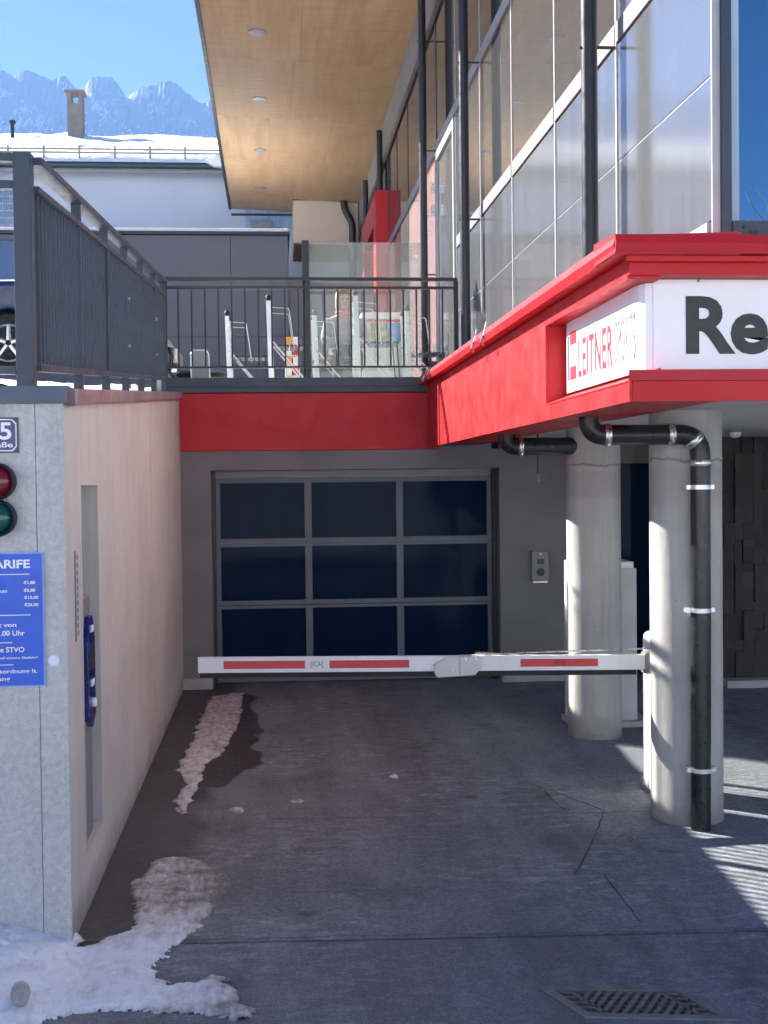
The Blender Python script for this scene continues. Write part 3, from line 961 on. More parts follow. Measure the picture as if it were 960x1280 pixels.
# cap flashing, in lengths along the slope
B(-8, -.845, 5.395, 5.60, 2.288, 2.36).build('cap_front', M_FLASHD, sw)
ys = [5.602, 6.75, 7.9, 9.0, 10.1, 11.2, 12.24]
for a, b in zip(ys[:-1], ys[1:]):
    MB().hexa([(-1.14, a, tz(a) - .012), (-.835, a, tz(a) - .012), (-.835, b - .006, tz(b) - .012), (-1.14, b - .006, tz(b) - .012),
               (-1.14, a, tz(a) + .06), (-.835, a, tz(a) + .05), (-.835, b - .006, tz(b) + .05), (-1.14, b - .006, tz(b) + .06)]).build('cap_length', M_FLASH, sw)
B(-1.05, -.93, 12.19, 12.30, 0, 2.7).build('end_return', M_CONC, sw)
# ticket column inside the slot
tk = empty('ticket_reader', (-.98, 6.15, .27), 'narrow blue and grey ticket reader set in the slot of the side wall', 'ticket reader')
B(-1.03, -.893, 5.99, 6.28, .27, 1.42).build('housing', M_GREYPLASTIC, tk, bevel=.01)
p = MB().prism([(6.02, .85), (6.14, .80), (6.24, .85), (6.24, 1.22), (6.17, 1.33), (6.09, 1.33), (6.02, 1.22)], 'x', -.8925, -.866).build('blue_front', M_DKBLUE, tk, bevel=.006)
B(-.8655, -.862, 6.07, 6.19, 1.08, 1.20).build('display', M_BLACK, p)
B(-.8655, -.860, 6.09, 6.16, 1.255, 1.285).build('lamp', M_PRINT, p)
B(-.8655, -.860, 6.09, 6.17, 1.0, 1.03).build('slot', M_PRINT, p)
MB().lathe([(.022, 0), (.022, .012), (.015, .018)], (-.8655, 6.13, .92), 14, 'x').build('button', M_PRINT, p)
# thin engraved plaque near the corner
pq = empty('plaque', (-.866, 5.70, 1.26), 'thin upright plaque strip on the side wall beside the slot', 'plaque')
B(-.8695, -.862, 5.665, 5.725, 1.265, 1.66).build('strip', M_CONC, pq)
B(-.8695, -.8635, 5.660, 5.664, 1.265, 1.66).build('edge', M_GREYPLASTIC, pq)
for k in range(11):
    B(-.8615, -.858, 5.676, 5.70 + .012 * random.random(), 1.29 + k * .033, 1.29 + k * .033 + .02).build('letter_mark', M_GREYPLASTIC, pq)
# reflector disc
MB().lathe([(.024, 0), (.024, -.006), (.018, -.009)], (-.922, 5.424, 1.217), 20, 'y').build('reflector_disc', M_PRINTBLUE if False else paint('pale_disc', (.7, .74, .82), .3), None)
o = bpy.data.objects['reflector_disc']; tag(o, 'small round pale disc stuck on the concrete pier beside the blue sign', 'disc')
# house number plate
hn = empty('house_number', (-1.15, 5.42, 2.09), 'blue enamel house number plate on the concrete pier', 'number plate')
B(-1.27, -1.05, 5.416, 5.424, 2.084, 2.231).build('plate', paint('plate_grey', (.05, .06, .07), .4), hn)
pts = [(-1.262, 2.105), (-1.262, 2.21), (-1.247, 2.224), (-1.074, 2.224), (-1.057, 2.206), (-1.057, 2.109), (-1.074, 2.091), (-1.247, 2.091)]
MB().prism(pts, 'y', 5.413, 5.4155).build('border', M_PRINT, hn)
q = [(a * .955 - .0521, 2.1575 + (b - 2.1575) * .93) for a, b in pts]
MB().prism(q, 'y', 5.411, 5.4128).build('field', M_DKBLUE, hn)
text('5', 'digit', M_PRINT, hn, (-1.125, 5.4095, 2.138), 'x', height=.072, width=.048, bold=.02)
text('straße', 'lettering', M_PRINT, hn, (-1.072, 5.4095, 2.107), 'x', height=.022, width=.12, bold=.02, align='RIGHT')
# two lamp signal
tl_ = empty('traffic_light', (-1.14, 5.40, 1.74), 'red over green signal lamp on the concrete pier', 'traffic light')
for z, mm, nm in ((1.966, M_LENSR, 'red_lamp'), (1.815, M_LENSG, 'green_lamp')):
    r_ = MB().lathe([(.076, 0.0), (.078, -.05), (.07, -.06), (.067, -.056), (.067, -.03), (.001, -.03)], (-1.137, 5.424, z), 36, 'y').build(nm + '_housing', M_BLACK, tl_, smooth=True)
    MB().lathe([(.066, -.031), (.060, -.045), (.045, -.056), (.025, -.063), (.001, -.065)], (-1.137, 5.424, z), 32, 'y').build('lens', mm, r_, smooth=True)
B(-1.18, -1.10, 5.39, 5.424, 1.87, 1.91).build('bridge', M_GREYPLASTIC, tl_, bevel=.006)
# tariff sign
ts = empty('tariff_sign', (-1.13, 5.42, 1.11), 'bright blue parking tariff sign with white lettering on the concrete pier', 'sign')
B(-1.36, -.957, 5.414, 5.424, 1.112, 1.671).build('edge', M_SIGNEDGE, ts)
B(-1.354, -.9635, 5.411, 5.4135, 1.1185, 1.6645).build('face', M_SIGNBLUE, ts)
yy = 5.4095


def sgn(s, px, py, h, w, bold=.015, align='RIGHT'):
    x = -1.136 + px * .003253
    z = 1.673 - (py - 690) * .003355
    text(s, 'lettering', M_PRINT, ts, (x, yy, z), 'x', height=h, width=w, bold=bold, align=align)


def rule(x1, py, h=.0035):
    z = 1.673 - (py - 690) * .003355
    B(-1.33, -1.136 + x1 * .003253, yy - .001, yy + .001, z - h / 2, z + h / 2).build('rule', M_PRINT, ts)


sgn('TARIFE', 38.5, 710, .036, .185, .03); rule(37.5, 717.5)
for s_, py, px in (('€1,80', 730.5, 44.5), ('€5,80', 740, 44.5), ('€15,00', 749, 48), ('€25,00', 758, 48)):
    sgn(s_, px, py, .016, .048 if len(s_) == 5 else .058, .03)
sgn('Minute', 9.5, 740, .014, .06, .02); rule(38, 768)
sgn('gilt von', 20, 784, .022, .105, .02); sgn('1.00 Uhr', 30.5, 793.5, .022, .11, .02); rule(14.5, 802, .003)
sgn('die STVO', 29.5, 814, .022, .12, .02); sgn('auf eigene Gefahr!', 46, 823, .012, .16, .015); rule(15.5, 829.5, .003)
sgn('gsordnung lt.', 45.5, 841.5, .022, .17, .015); sgn('ung', 11, 851, .018, .05, .015)

# slatted railing along the ramp
rl = empty('slatted_railing', (-1.0, 5.55, 2.35), 'anthracite slatted steel railing climbing along the top of the side wall', 'railing')


def rz(y, zn, zf): return zn + (y - 5.6) * (zf - zn) / 6.45


def slope_bar(x0, x1, y0, y1, fa, fb, h):
    return MB().hexa([(x0, y0, fa), (x1, y0, fa), (x1, y1, fb), (x0, y1, fb), (x0, y0, fa + h), (x1, y0, fa + h), (x1, y1, fb + h), (x0, y1, fb + h)])


slope_bar(-1.045, -.965, 5.60, 12.12, 3.315, 3.82, .032).build('handrail', M_ANTH, rl, bevel=.004)
slope_bar(-1.03, -.98, 5.60, 12.12, 3.195, 3.70, .03).build('upper_rail', M_ANTH, rl, bevel=.004)
slope_bar(-1.03, -.98, 5.60, 12.12, 2.435, 2.915, .032).build('lower_rail', M_ANTH, rl, bevel=.004)
B(-1.075, -1.0, 5.515, 5.595, 2.36, 3.352).build('corner_post', M_ANTH, rl, bevel=.005)
posts = [6.80, 7.9, 8.95, 10.0, 11.05, 12.08]
for y in posts:
    B(-1.028, -.982, y - .022, y + .022, tz(y) + .04, rz(y, 3.315, 3.82)).build('post', M_ANTH, rl)
pk = B(-.011, .011, -.010, .010, 0, .745).mesh('picket', M_ANTH)
y = 5.66
while y < 12.05:
    if min(abs(y - q) for q in posts) > .035:
        inst('picket', pk, rl, (-1.005, y, rz(y, 2.462, 2.942)))
    y += .088
for z0, z1 in ((3.315, 3.35), (3.20, 3.235), (2.42, 2.455)):
    B(-4.2, -1.08, 5.535, 5.575, z0, z1).build('cross_rail', M_ANTH, rl)
B(-4.2, -4.14, 5.53, 5.58, 2.36, 3.31).build('post', M_ANTH, rl)
for y, z in ((8.95, 3.22), (8.95, 2.9), (8.95, 2.62), (11.05, 3.35), (11.05, 3.05)):
    MB().lathe([(.014, 0), (.014, .012), (.006, .016)], (-.982, y, z), 10, 'x').build('bolt', M_CHROME, rl)

# ------------------------------------------------------------------ the shop building (right)
bd = empty('shop_building', (2.4, 8.7, 0), 'modern shop building with red canopy, tall glass side, wooden roof soffit and concrete columns', 'building')
XG, YF = 1.921, 5.45
# back wall with garage opening
D = 12.19
B(-.93, -.59, D, 12.62, 0, 2.25).build('back_wall', M_RENDER, bd)
B(2.165, 3.02, D, 12.62, 0, 2.34).build('back_wall', M_RENDER, bd)
B(-.59, 2.165, D, 12.62, 2.067, 2.25).build('lintel', M_RENDER, bd)
B(-.9, -.60, 12.13, D - .002, 0.0, .105).build('plinth', M_PLINTH, bd, bevel=.006)
B(2.18, 3.0, 12.13, D - .002, 0.0, .085).build('plinth', M_PLINTH, bd, bevel=.006)
B(3.02, 3.78, 12.5, 12.62, 0, 2.34).build('entrance_glazing', M_PANE, bd)
B(3.02, 3.78, 12.42, 12.49, 2.1, 2.34).build('entrance_lintel', M_GBOARD, bd)
# red beam and black slab edge under the terrace
B(-.872, 1.60, D - .012, 12.42, 2.252, 2.795).build('red_beam', M_RED, bd, bevel=.004)
B(-1.0, 1.9, D - .03, 12.42, 2.797, 2.94).build('terrace_edge', M_ANTH, bd, bevel=.006)
B(-1.0, 1.42, D - .045, D - .031, 2.85, 2.862).build('drip_edge', M_BLACK, bd)
# ceiling slab over the side bay
B(1.95, 7.0, 5.32, 12.6, 2.33, 2.5).build('ceiling_slab', M_CEIL, bd)
B(1.485, 1.949, 5.32, 12.18, 2.285, 2.32).build('canopy_underside', M_RED, bd)
B(1.60, 9, 5.32, 12.4, 2.5, 2.86).build('canopy_core', M_INT, bd)
# canopy fascia: side
FX = 1.47
fa = B(FX, FX + .015, 6.82, 9.35, 2.268, 2.86).build('fascia_panel', M_RED, bd)
B(FX, FX + .015, 9.356, 11.98, 2.266, 2.86).build('fascia_panel', M_RED, bd)
MB().hexa([(FX, 11.986, 2.266), (FX + .015, 11.986, 2.266), (FX + .015, 12.17, 2.266), (FX, 12.17, 2.266), (FX, 11.986, 2.86), (FX + .015, 11.986, 2.86), (FX + .015, 12.17, 2.86), (FX, 12.17, 2.86)]).build('fascia_panel', M_RED, bd)
B(FX - .002, FX + .012, 5.19, 6.818, 2.268, 2.352).build('fascia_lip', M_RED, bd)
MB().prism([(FX - .006, 2.354), (FX + .14, 2.41), (FX + .14, 2.352), (FX - .006, 2.35)], 'y', 5.215, 6.816).build('sill_trim', M_REDCAP, bd)
B(FX, FX + .14, 5.215, 6.816, 2.776, 2.86).build('head_band', M_RED, bd)
B(FX + .016, FX + .14, 6.82, 6.835, 2.36, 2.776).build('recess_return', M_RED, bd)
# canopy fascia: front
FY = 5.19
B(FX + .014, 7, FY, FY + .012, 2.268, 2.352).build('fascia_lip', M_RED, bd)
MB().hexa([(FX - .004, FY - .004, 2.354), (7, FY - .004, 2.354), (7, FY + .11, 2.354), (FX + .1, FY + .11, 2.354), (FX - .004, FY - .004, 2.398), (7, FY - .004, 2.398), (7, FY + .11, 2.41), (FX + .1, FY + .11, 2.41)]).build('sill_trim', M_REDCAP, bd)
B(FX + .002, 7, FY + .002, FY + .12, 2.79, 2.86).build('head_band', M_RED, bd)
B(FX + .015, 7, FY + .013, 5.32, 2.285, 2.30).build('front_underside', M_CEIL, bd)
# cap flashing
capx = [(FX - .07, 2.862), (FX - .085, 2.90), (FX - .075, 2.938), (FX + .45, 2.955), (FX + .45, 2.862)]
MB().prism(capx, 'y', 5.12, 8.6).build('cap_flashing', M_REDCAP, bd)
MB().prism(capx, 'y', 8.606, 12.19).build('cap_flashing', M_REDCAP, bd)
capy = [(5.115, 2.866), (5.10, 2.905), (5.115, 2.942), (5.46, 2.96), (5.46, 2.866)]
MB().prism(capy, 'x', FX - .078, 7).build('cap_flashing', M_REDCAP, bd)
B(FX - .02, 7, 5.15, 5.185, 2.84, 2.862).build('cap_step', M_RED, bd)
sm_ = MB().lathe([(.007, 0), (.007, -.003), (.003, -.005)], (0, 0, 0), 8, 'x').mesh('rivet', M_REDCAP)
for y in [7.0 + .42 * k for k in range(12)]:
    for z in (2.30, 2.82): inst('rivet', sm_, fa, (FX - .0005, y, z))
# two small clamps with wire ends on the canopy edge
for y in (8.35, 8.75, 11.6):
    MB().tube([(FX - .09, y, 2.90), (FX - .10, y, 2.86), (FX - .085, y + .03, 2.84)], .012, 6).tube([(FX - .085, y, 2.9), (FX - .06, y + .02, 2.99)], .005, 5).build('cable_clamp', M_CHROME, bd)
# glazed side: panels, mullions, transoms
MY = [YF + 1.545 * k for k in range(16)]
B(XG + .09, 9, YF + .1, 29.0, 2.87, 8.0).build('interior_mass', M_INT, bd)


def pan(y0, y1, z0, z1, m, nm, dx=0.0):
    return B(XG + dx, XG + dx + .02, y0 + .014, y1 - .014, z0 + .006, z1 - .006).build(nm, m, bd)


for k in range(15):
    y0, y1 = MY[k], MY[k + 1]
    door = k == 5
    far = k >= 6
    if door:
        dr = pan(y0, y1, 2.96, 5.72, M_SATIN, 'glass_door')
        for (a, b, c_, d_) in ((y0 + .02, y0 + .10, 2.98, 5.70), (y1 - .10, y1 - .02, 2.98, 5.70), (y0 + .10, y1 - .10, 5.60, 5.70), (y0 + .10, y1 - .10, 2.98, 3.1)):
            B(XG - .03, XG - .002, a, b, c_, d_).build('frame', M_TRIM, dr)
        for z in (5.25, 5.0, 3.4):
            B(XG - .07, XG - .032, y1 - .06, y1 - .01, z, z + .12).build('hinge', M_CHROME, dr)
    elif far:
        pan(y0, y1, 2.96, 5.72, M_REDGLASS if k < 8 else M_GLASS, 'red_panel' if k < 8 else 'glass_panel')
    else:
        pan(y0, y1, 3.07, 3.70, M_SATIN, 'lower_panel')
        pan(y0, y1, 3.70, 4.35, M_SATIN, 'lower_panel')
        if k == 0: pan(y0, y1, 4.46, 5.74, M_SATIN, 'glass_panel')
        else: pan(y0, y1, 4.46, 5.74, M_GLASS, 'glass_panel')
    pan(y0, y1, 5.85, 7.22, M_GLASS, 'glass_panel')
    if not far and not door:
        B(XG - .012, XG + .02, y0 + .014, y1 - .014, 4.35, 4.46).build('transom', M_TRANSOM, bd)
        B(XG + .004, XG + .018, y0 + .014, y1 - .014, 3.695, 3.705).build('panel_joint', M_TRIM, bd)
    B(XG - .012, XG + .02, y0 + .014, y1 - .014, 5.74, 5.85).build('transom', M_GREYPLASTIC, bd)
    if k: B(XG - .008, XG + .03, y0 - .013, y0 + .013, 2.96, 7.2).build('mullion', M_TRIM if k < 6 else M_ANTH, bd)
B(XG - .02, XG + .04, YF + .016, 29.0, 7.22, 7.36).build('head_rail', M_BLACK, bd)
B(XG, XG + .05, YF + .1, 29.0, 7.362, 7.97).build('upper_board', M_GBOARD, bd)
B(XG - .02, XG + .02, YF + .03, 12.2, 2.96, 3.065).build('base_sill', M_TRIM, bd)
B(XG - .006, XG + .03, YF - .004, YF + .010, 2.96, 7.3).build('corner_trim', M_TRIM, bd)
# front window
fw = B(XG + .035, 7, YF + .02, YF + .06, 3.07, 7.3).build('front_window', M_WINBLUE, bd)
B(XG + .031, XG + .075, YF - .02, YF + .019, 2.97, 7.3).build('frame', M_ANTH, fw)
B(XG + .076, XG + .115, YF + .0, YF + .019, 3.066, 7.3).build('frame', paint('pale_blue_frame', (.30, .42, .52), .4), fw)
sl = B(XG + .0755, 7, YF - .03, YF + .018, 2.97, 3.062).build('sill', M_ANTH, fw)
B(2.07, 2.11, YF - .034, YF - .0305, 3.0, 3.022).build('plate', M_BLACK, sl)
MB().lathe([(.006, -.0305), (.006, -.036)], (2.045, YF, 3.033), 10, 'y').build('screw', M_BLACK, sl)
# steel posts outside the glass with stays
for y, x in ((6.995, 1.765), (11.63, 1.77), (14.75, 1.765), (21.62, 1.85), (25.2, 1.87)):
    po = MB().tube([(x, y, 2.94), (x, y, 7.85)], .045 if y < 18 else .05, 16).build('steel_post', M_BLACK, bd, smooth=True)
    for z in (4.33, 5.75, 7.0):
        MB().tube([(x - .055, y, z), (XG - .01, y, z)], .009, 6).build('stay', M_BLACK, po)
    MB().lathe([(.08, 2.93), (.08, 2.95), (.05, 2.955)], (x, y, 0), 14).build('base_plate', M_BLACK, po)
B(1.80, 1.9, 14.62, 14.9, 2.94, 3.32).build('junction_box', M_ANTH, bd, bevel=.01)
# soffit of plywood panels
sof = empty('soffit', (.5, 17, 8.0))
sof.parent = bd; sof.location = Vector((.5, 17, 8.0)) - WL[bd.name]


def sz(x): return 8.10 - (x + .87) * .047


rows_ = [4.0, 6.95, 9.9, 12.85, 15.8, 18.75, 21.7, 24.6, 27.5, 29.07]
for i, (a, b) in enumerate(zip(rows_[:-1], rows_[1:])):
    cuts = [-.87, .42 + .10 * ((i * 37) % 5 - 2) * .3, XG] if i % 3 else [-.87, .0, 1.05, XG]
    for x0, x1 in zip(cuts[:-1], cuts[1:]):
        x0_, x1_, a_, b_ = x0 + .002, x1 - .002, a + .0025, b - .0025
        MB().hexa([(x0_, a_, sz(x0_)), (x1_, a_, sz(x1_)), (x1_, b_, sz(x1_)), (x0_, b_, sz(x0_)), (x0_, a_, sz(x0_) + .018), (x1_, a_, sz(x1_) + .018), (x1_, b_, sz(x1_) + .018), (x0_, b_, sz(x0_) + .018)]).build('plywood_panel', M_PLY, sof)
MB().hexa([(-.92, 3.95, 8.13), (9, 3.95, 8.0), (9, 29.1, 8.0), (-.92, 29.1, 8.13), (-.92, 3.95, 8.45), (9, 3.95, 8.45), (9, 29.1, 8.45), (-.92, 29.1, 8.45)]).build('roof', M_ANTH, bd)
B(-.925, -.872, 3.95, 29.1, 8.085, 8.129).build('roof_edge', M_BLACK, bd)
B(-.87, 1.9, 29.072, 29.1, 7.95, 8.0).build('roof_edge', M_BLACK, bd)
# cream bay at the far end and its downpipe
cb = B(.50, 1.9, 27.8, 32.5, 7.12, 8.02).build('cream_bay', M_CREAM, bd)
B(.51, 1.9, 27.82, 32.4, 7.08, 7.118).build('bay_underside', M_WOOD, cb)
B(.49, 1.9, 27.76, 27.81, 8.02, 8.05).build('bay_trim', M_BLACK, cb)
MB().tube([(1.58, 27.65, 8.0)] + bend((1.58, 27.65, 8.0), (1.60, 27.65, 7.8), (1.76, 27.6, 7.5), .1) + bend((1.60, 27.65, 7.8), (1.76, 27.6, 7.5), (1.76, 27.6, 3), .12) + [(1.76, 27.6, 3.0)], .075, 12).build('downpipe', M_BLACK, bd, smooth=True)
# red entrance portal
PX0, PX1 = 1.715, 1.918
po = B(PX0, PX1, 20.9, 21.45, 2.94, 6.69).build('red_portal', M_RED, bd)
B(PX0, PX1, 23.7, 24.2, 2.94, 6.69).build('portal_post', M_RED, po)
B(PX0, PX1, 21.452, 23.698, 6.2, 6.69).build('portal_head', M_RED, po)
# round concrete columns
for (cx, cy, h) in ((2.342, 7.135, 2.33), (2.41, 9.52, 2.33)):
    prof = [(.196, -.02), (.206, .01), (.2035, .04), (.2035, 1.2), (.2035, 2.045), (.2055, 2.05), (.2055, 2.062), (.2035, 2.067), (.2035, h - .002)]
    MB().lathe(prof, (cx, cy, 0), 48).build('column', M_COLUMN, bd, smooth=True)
# ceiling lamp
o = MB().lathe([(.05, 0), (.05, -.025), (.03, -.045), (.001, -.05)], (3.86, 10.45, 2.328), 20).build('ceiling_lamp', M_WHITE, None, smooth=True)
tag(o, 'small round white lamp on the ceiling beside the slate wall', 'lamp')
# slate-clad wall at the right back
swl = empty('slate_wall', (4.5, 11.7, 0), 'dark wall of stacked upright slate pieces behind the columns', 'wall')
B(3.79, 7.0, 11.74, 12.6, 0, 2.33).build('backing', M_INT, swl)
x = 3.76
while x < 5.7:
    w_ = random.uniform(.055, .125)
    z = .004 - random.uniform(0, .0)
    while z < 2.30:
        h = min(random.choice((.09, .14, .2, .28, .36)) * random.uniform(.85, 1.15), 2.325 - z)
        d_ = random.uniform(.004, .05)
        B(x + .0015, x + w_ - .0015, 11.74 - d_, 11.7395, z, z + h - .003).build('slate_piece', M_SLATE, swl)
        z += h
    x += w_
B(4.15, 6.5, 11.45, 11.66, 0, .07).build('kerb', M_PLINTH, swl)

# garage door
gd = empty('garage_door', (.78, 12.42, 0), 'sectional garage door with nine dark panes in a grey frame', 'garage door')
GY = 12.40
B(-.589, -.56, 12.36, 12.62, 0, 2.06).build('guide_rail', M_BLACK, gd)
B(2.125, 2.164, 12.34, 12.62, 0, 2.06).build('guide_rail', M_DKBLUE if False else M_BLACK, gd)
B(-.559, 2.124, GY + .01, GY + .05, 2.0, 2.06).build('head', M_GREYPLASTIC, gd)
M_DFRAME = paint('door_frame_grey', (.12, .145, .17), .5, .06, 4)
secs = [(1.367, 1.998), (.768, 1.361), (.02, .762)]
for (z0, z1) in secs:
    s_ = B(-.557, 2.122, GY + .03, GY + .045, z0, z1).build('section', M_DFRAME, gd)
    zt = .052 if z1 > 1.9 else .03
    B(-.557, 2.122, GY, GY + .029, z1 - zt, z1).build('rail', M_DFRAME, s_)
    B(-.557, 2.122, GY, GY + .029, z0, z0 + .042).build('rail', M_DFRAME, s_)
    edges = [(-.557, -.515), (.297, .363), (1.185, 1.252), (2.078, 2.122)]
    for a, b in edges:
        B(a, b, GY, GY + .029, z0 + .0425, z1 - zt - .0005).build('stile', M_DFRAME, s_)
    for (a, b), (c_, d_) in zip(edges[:-1], edges[1:]):
        B(b + .001, c_ - .001, GY + .012, GY + .028, z0 + .043, z1 - zt - .001).build('pane', M_PANE, s_)

# balcony railing of the terrace
br = empty('balcony_railing', (.4, 12.23, 2.94), 'black steel bar railing along the terrace above the red beam', 'railing')
for z0, z1, n in ((3.862, 3.893, 'handrail'), (3.784, 3.808, 'upper_rail'), (3.035, 3.053, 'lower_rail')):
    B(-1.02, 1.78, 12.21, 12.25, z0, z1).build(n, M_BLACK, br)
for x in (-1.0, .345, 1.765):
    B(x - .022, x + .022, 12.208, 12.252, 2.941, 3.861).build('post', M_BLACK, br)
pk = B(-.008, .008, -.008, .008, 0, .73).mesh('picket', M_BLACK)
x = -.875
while x < 1.7:
    if abs(x - .345) > .05: inst('picket', pk, br, (x, 12.23, 3.054))
    x += .1255
# wind screen behind it
wsn = empty('wind_screen', (.9, 12.4, 2.94), 'tall dusty glass wind screen with black post behind the balcony railing', 'screen')
B(.30, .365, 12.36, 12.42, 2.941, 4.27).build('post', M_BLACK, wsn)
B(.366, 1.45, 12.385, 12.397, 2.95, 4.255).build('pane', M_SCREEN, wsn)
for z in (4.12, 3.2):
    MB().lathe([(.02, -.02), (.02, .02)], (1.40, 12.391, z), 12, 'y').build('fitting', M_CHROME, wsn)

# soffit downlights
for k, (x, y) in enumerate(((-.137, 17.594), (-.149, 20.659), (-.163, 23.828), (-.185, 26.86))):
    dl = empty('downlight', (x, y, sz(x)), ('downlight in the wooden soffit, nearest of four', 'downlight in the wooden soffit, second nearest of four', 'downlight in the wooden soffit, third from the front', 'downlight in the wooden soffit, farthest of four near the cream bay')[k], 'downlight', 'downlights in the roof soffit')
    MB().lathe([(.075, .0), (.125, .0), (.125, -.012), (.075, -.02)], (x, y, sz(x) - .001), 24).build('ring', M_TRIM, dl, smooth=True)
    MB().lathe([(.07, -.002), (.07, -.01), (.001, -.012)], (x, y, sz(x)), 20).build('lens', M_INT, dl)

# ------------------------------------------------------------------ shop sign on the canopy
ss = empty('side_sign', (1.56, 6.0, 2.36), 'white curved sign board with red lettering in the recess of the canopy side', 'sign')
pts = [(1.72, 6.80), (1.64, 6.80), (1.60, 6.785), (1.575, 6.755), (1.560, 6.71), (1.556, 6.67), (1.556, 5.42), (1.560, 5.36), (1.575, 5.318), (1.60, 5.305), (1.62, 5.312), (1.72, 5.312)]
MB().prism(pts, 'z', 2.405, 2.774).build('board', M_SIGNBOARD, ss)
SXF = 1.5535
B(SXF, SXF + .004, 6.475, 6.605, 2.65, 2.714).build('red_field', M_PRINTRED, ss)
B(SXF, SXF + .004, 6.475, 6.605, 2.468, 2.535).build('red_field', M_PRINTRED, ss)
B(SXF, SXF + .004, 6.625, 6.665, 2.468, 2.70).build('blue_bar', M_PRINTBLUE, ss)
text('LEITNER', 'red_lettering', M_PRINTRED, ss, (SXF + .001, 6.43, 2.468), '-y', width=.66, height=.19, bold=.012, spacing=1.15)
text('SPORTS', 'grey_lettering', M_PRINTGREY, ss, (SXF + .001, 5.73, 2.468), '-y', width=.33, height=.20, bold=-.004)
fs = empty('front_sign', (2.5, 5.3, 2.4), 'white sign board with large black lettering on the canopy front', 'sign')
B(1.606, 7, 5.301, 5.31, 2.405, 2.788).build('board', M_SIGNBOARD, fs)
text('Re', 'black_lettering', M_PRINTBLACK, fs, (1.745, 5.2985, 2.471), 'x', width=.36, height=.247, bold=.035)
for x in (2.0, 2.0):
    pass
MB().lathe([(.006, -.0), (.006, -.004)], (1.80, 5.302, 2.782), 10, 'y').build('screw', M_GREYPLASTIC, fs)

# ------------------------------------------------------------------ drain pipes under the canopy
dp = empty('drain_pipe', (2.335, 6.86, 0), 'black drain pipe with steel couplings running down the near column', 'drain pipe')
py = 6.868
path = [(1.715, py, 2.286)] + bend((1.715, py, 2.286), (1.715, py, 2.188), (2.3, py, 2.188), .095) + bend((1.7, py, 2.188), (2.34, py, 2.188), (2.34, py, 1.5), .12) + [(2.338, py, 1.2), (2.332, py, 0.0)]
MB().tube(path, .0555, 18).build('pipe', M_HDPE, dp, smooth=True)


def coupling(c, d, w, parent, r=.060):
    c, d = Vector(c), Vector(d).normalized()
    o = MB().tube([c - d * w / 2, c - d * w / 2 + d * .006, c + d * w / 2 - d * .006, c + d * w / 2], [r, r + .004, r + .004, r], 18).build('coupling', M_CHROME, parent, smooth=True)
    n = d.cross(Vector((0, 1, 0))).normalized()
    for s in (-1, 1):
        a = c + Vector((0, -r - .006, 0)) + d * s * w * .28
        MB().tube([a - n * .014, a + n * .014], .005, 6).build('screw', M_CHROME, o)


coupling((1.815, py, 2.188), (1, 0, 0), .035, dp); coupling((2.17, py, 2.188), (1, 0, 0), .035, dp)
coupling((2.305, py, 2.157), (1, 0, -1), .035, dp); coupling((2.34, py, 2.03), (0, 0, 1), .035, dp)
for z in (1.898, 1.22, .336):
    b_ = MB().tube([(2.336, py, z - .012), (2.336, py, z + .012)], .0595, 18).build('bracket', M_ALU, dp, smooth=True)
    B(2.258, 2.285, py - .01, py + .05, z - .012, z + .012).build('ear', M_ALU, b_)
    B(2.39, 2.415, py - .01, py + .05, z - .012, z + .012).build('ear', M_ALU, b_)
dp2 = empty('drain_pipe', (1.9, 9.25, 2.2), 'short black drain pipe under the canopy behind, running to the far column', 'drain pipe')
path = [(1.735, 9.45, 2.286)] + bend((1.735, 9.45, 2.286), (1.735, 9.45, 2.197), (2.3, 9.45, 2.197), .085) + [(2.30, 9.45, 2.197)]
MB().tube(path, .065, 18).build('pipe', M_HDPE, dp2, smooth=True)
coupling((1.838, 9.45, 2.197), (1, 0, 0), .035, dp2, .07)

# ------------------------------------------------------------------ barrier gate
bg = empty('barrier_gate', (2.35, 7.68, 0), 'white parking barrier with red stripes lowered across the driveway', 'barrier')
hs = MB().prism([(7.52, .0), (7.52, .93), (7.535, .97), (7.57, .993), (7.62, 1.0), (7.78, 1.0), (7.83, .985), (7.85, .94), (7.85, 0)], 'x', 2.292, 2.53).build('housing', M_WHITE, bg, bevel=.02, seg=3)
B(2.282, 2.545, 7.50, 7.87, 0, .03).build('foot', M_GREYPLASTIC, hs)
AY0, AY1 = 7.44, 7.48


def az(x): return .855 + (2.2 - x) * .0158      # arm axis droops a little towards the post


def armseg(x0, x1, y0, y1, a, b):
    return MB().hexa([(x0, y0, az(x0) + a), (x1, y0, az(x1) + a), (x1, y1, az(x1) + a), (x0, y1, az(x0) + a), (x0, y0, az(x0) + b), (x1, y0, az(x1) + b), (x1, y1, az(x1) + b), (x0, y1, az(x0) + b)])


arm = armseg(-.45, 2.19, AY0, AY1, -.045, .045).build('arm', M_WHITE, bg, bevel=.004)
for a, b in ((-.3025, .1685), (.311, .7777), (1.439, 1.905)):
    armseg(a, b, AY0 - .0015, AY0 - .0003, -.022, .024).build('red_stripe', M_ARMRED, arm)
armseg(-.44, 2.14, AY0 + .01, AY1 - .008, -.075, -.0455).build('rubber_edge', M_RUBBER, arm)
text('[ICA]', 'lettering', paint('violet_print', (.16, .14, .3), .5), arm, (.202, AY0 - .001, az(.237) - .018), 'x', width=.07, height=.036, bold=.01)
text('[ICA]', 'lettering', paint('dark_red_print', (.16, .02, .025), .5), arm, (1.636, AY0 - .003, az(1.67) - .018), 'x', width=.068, height=.036, bold=.01)
cl = [(.925, .83), (.925, .885), (1.0, .925), (1.19, .928), (1.205, .918), (1.205, .86), (1.165, .815), (.94, .805)]
cl = [(x, z - .01) for x, z in cl]
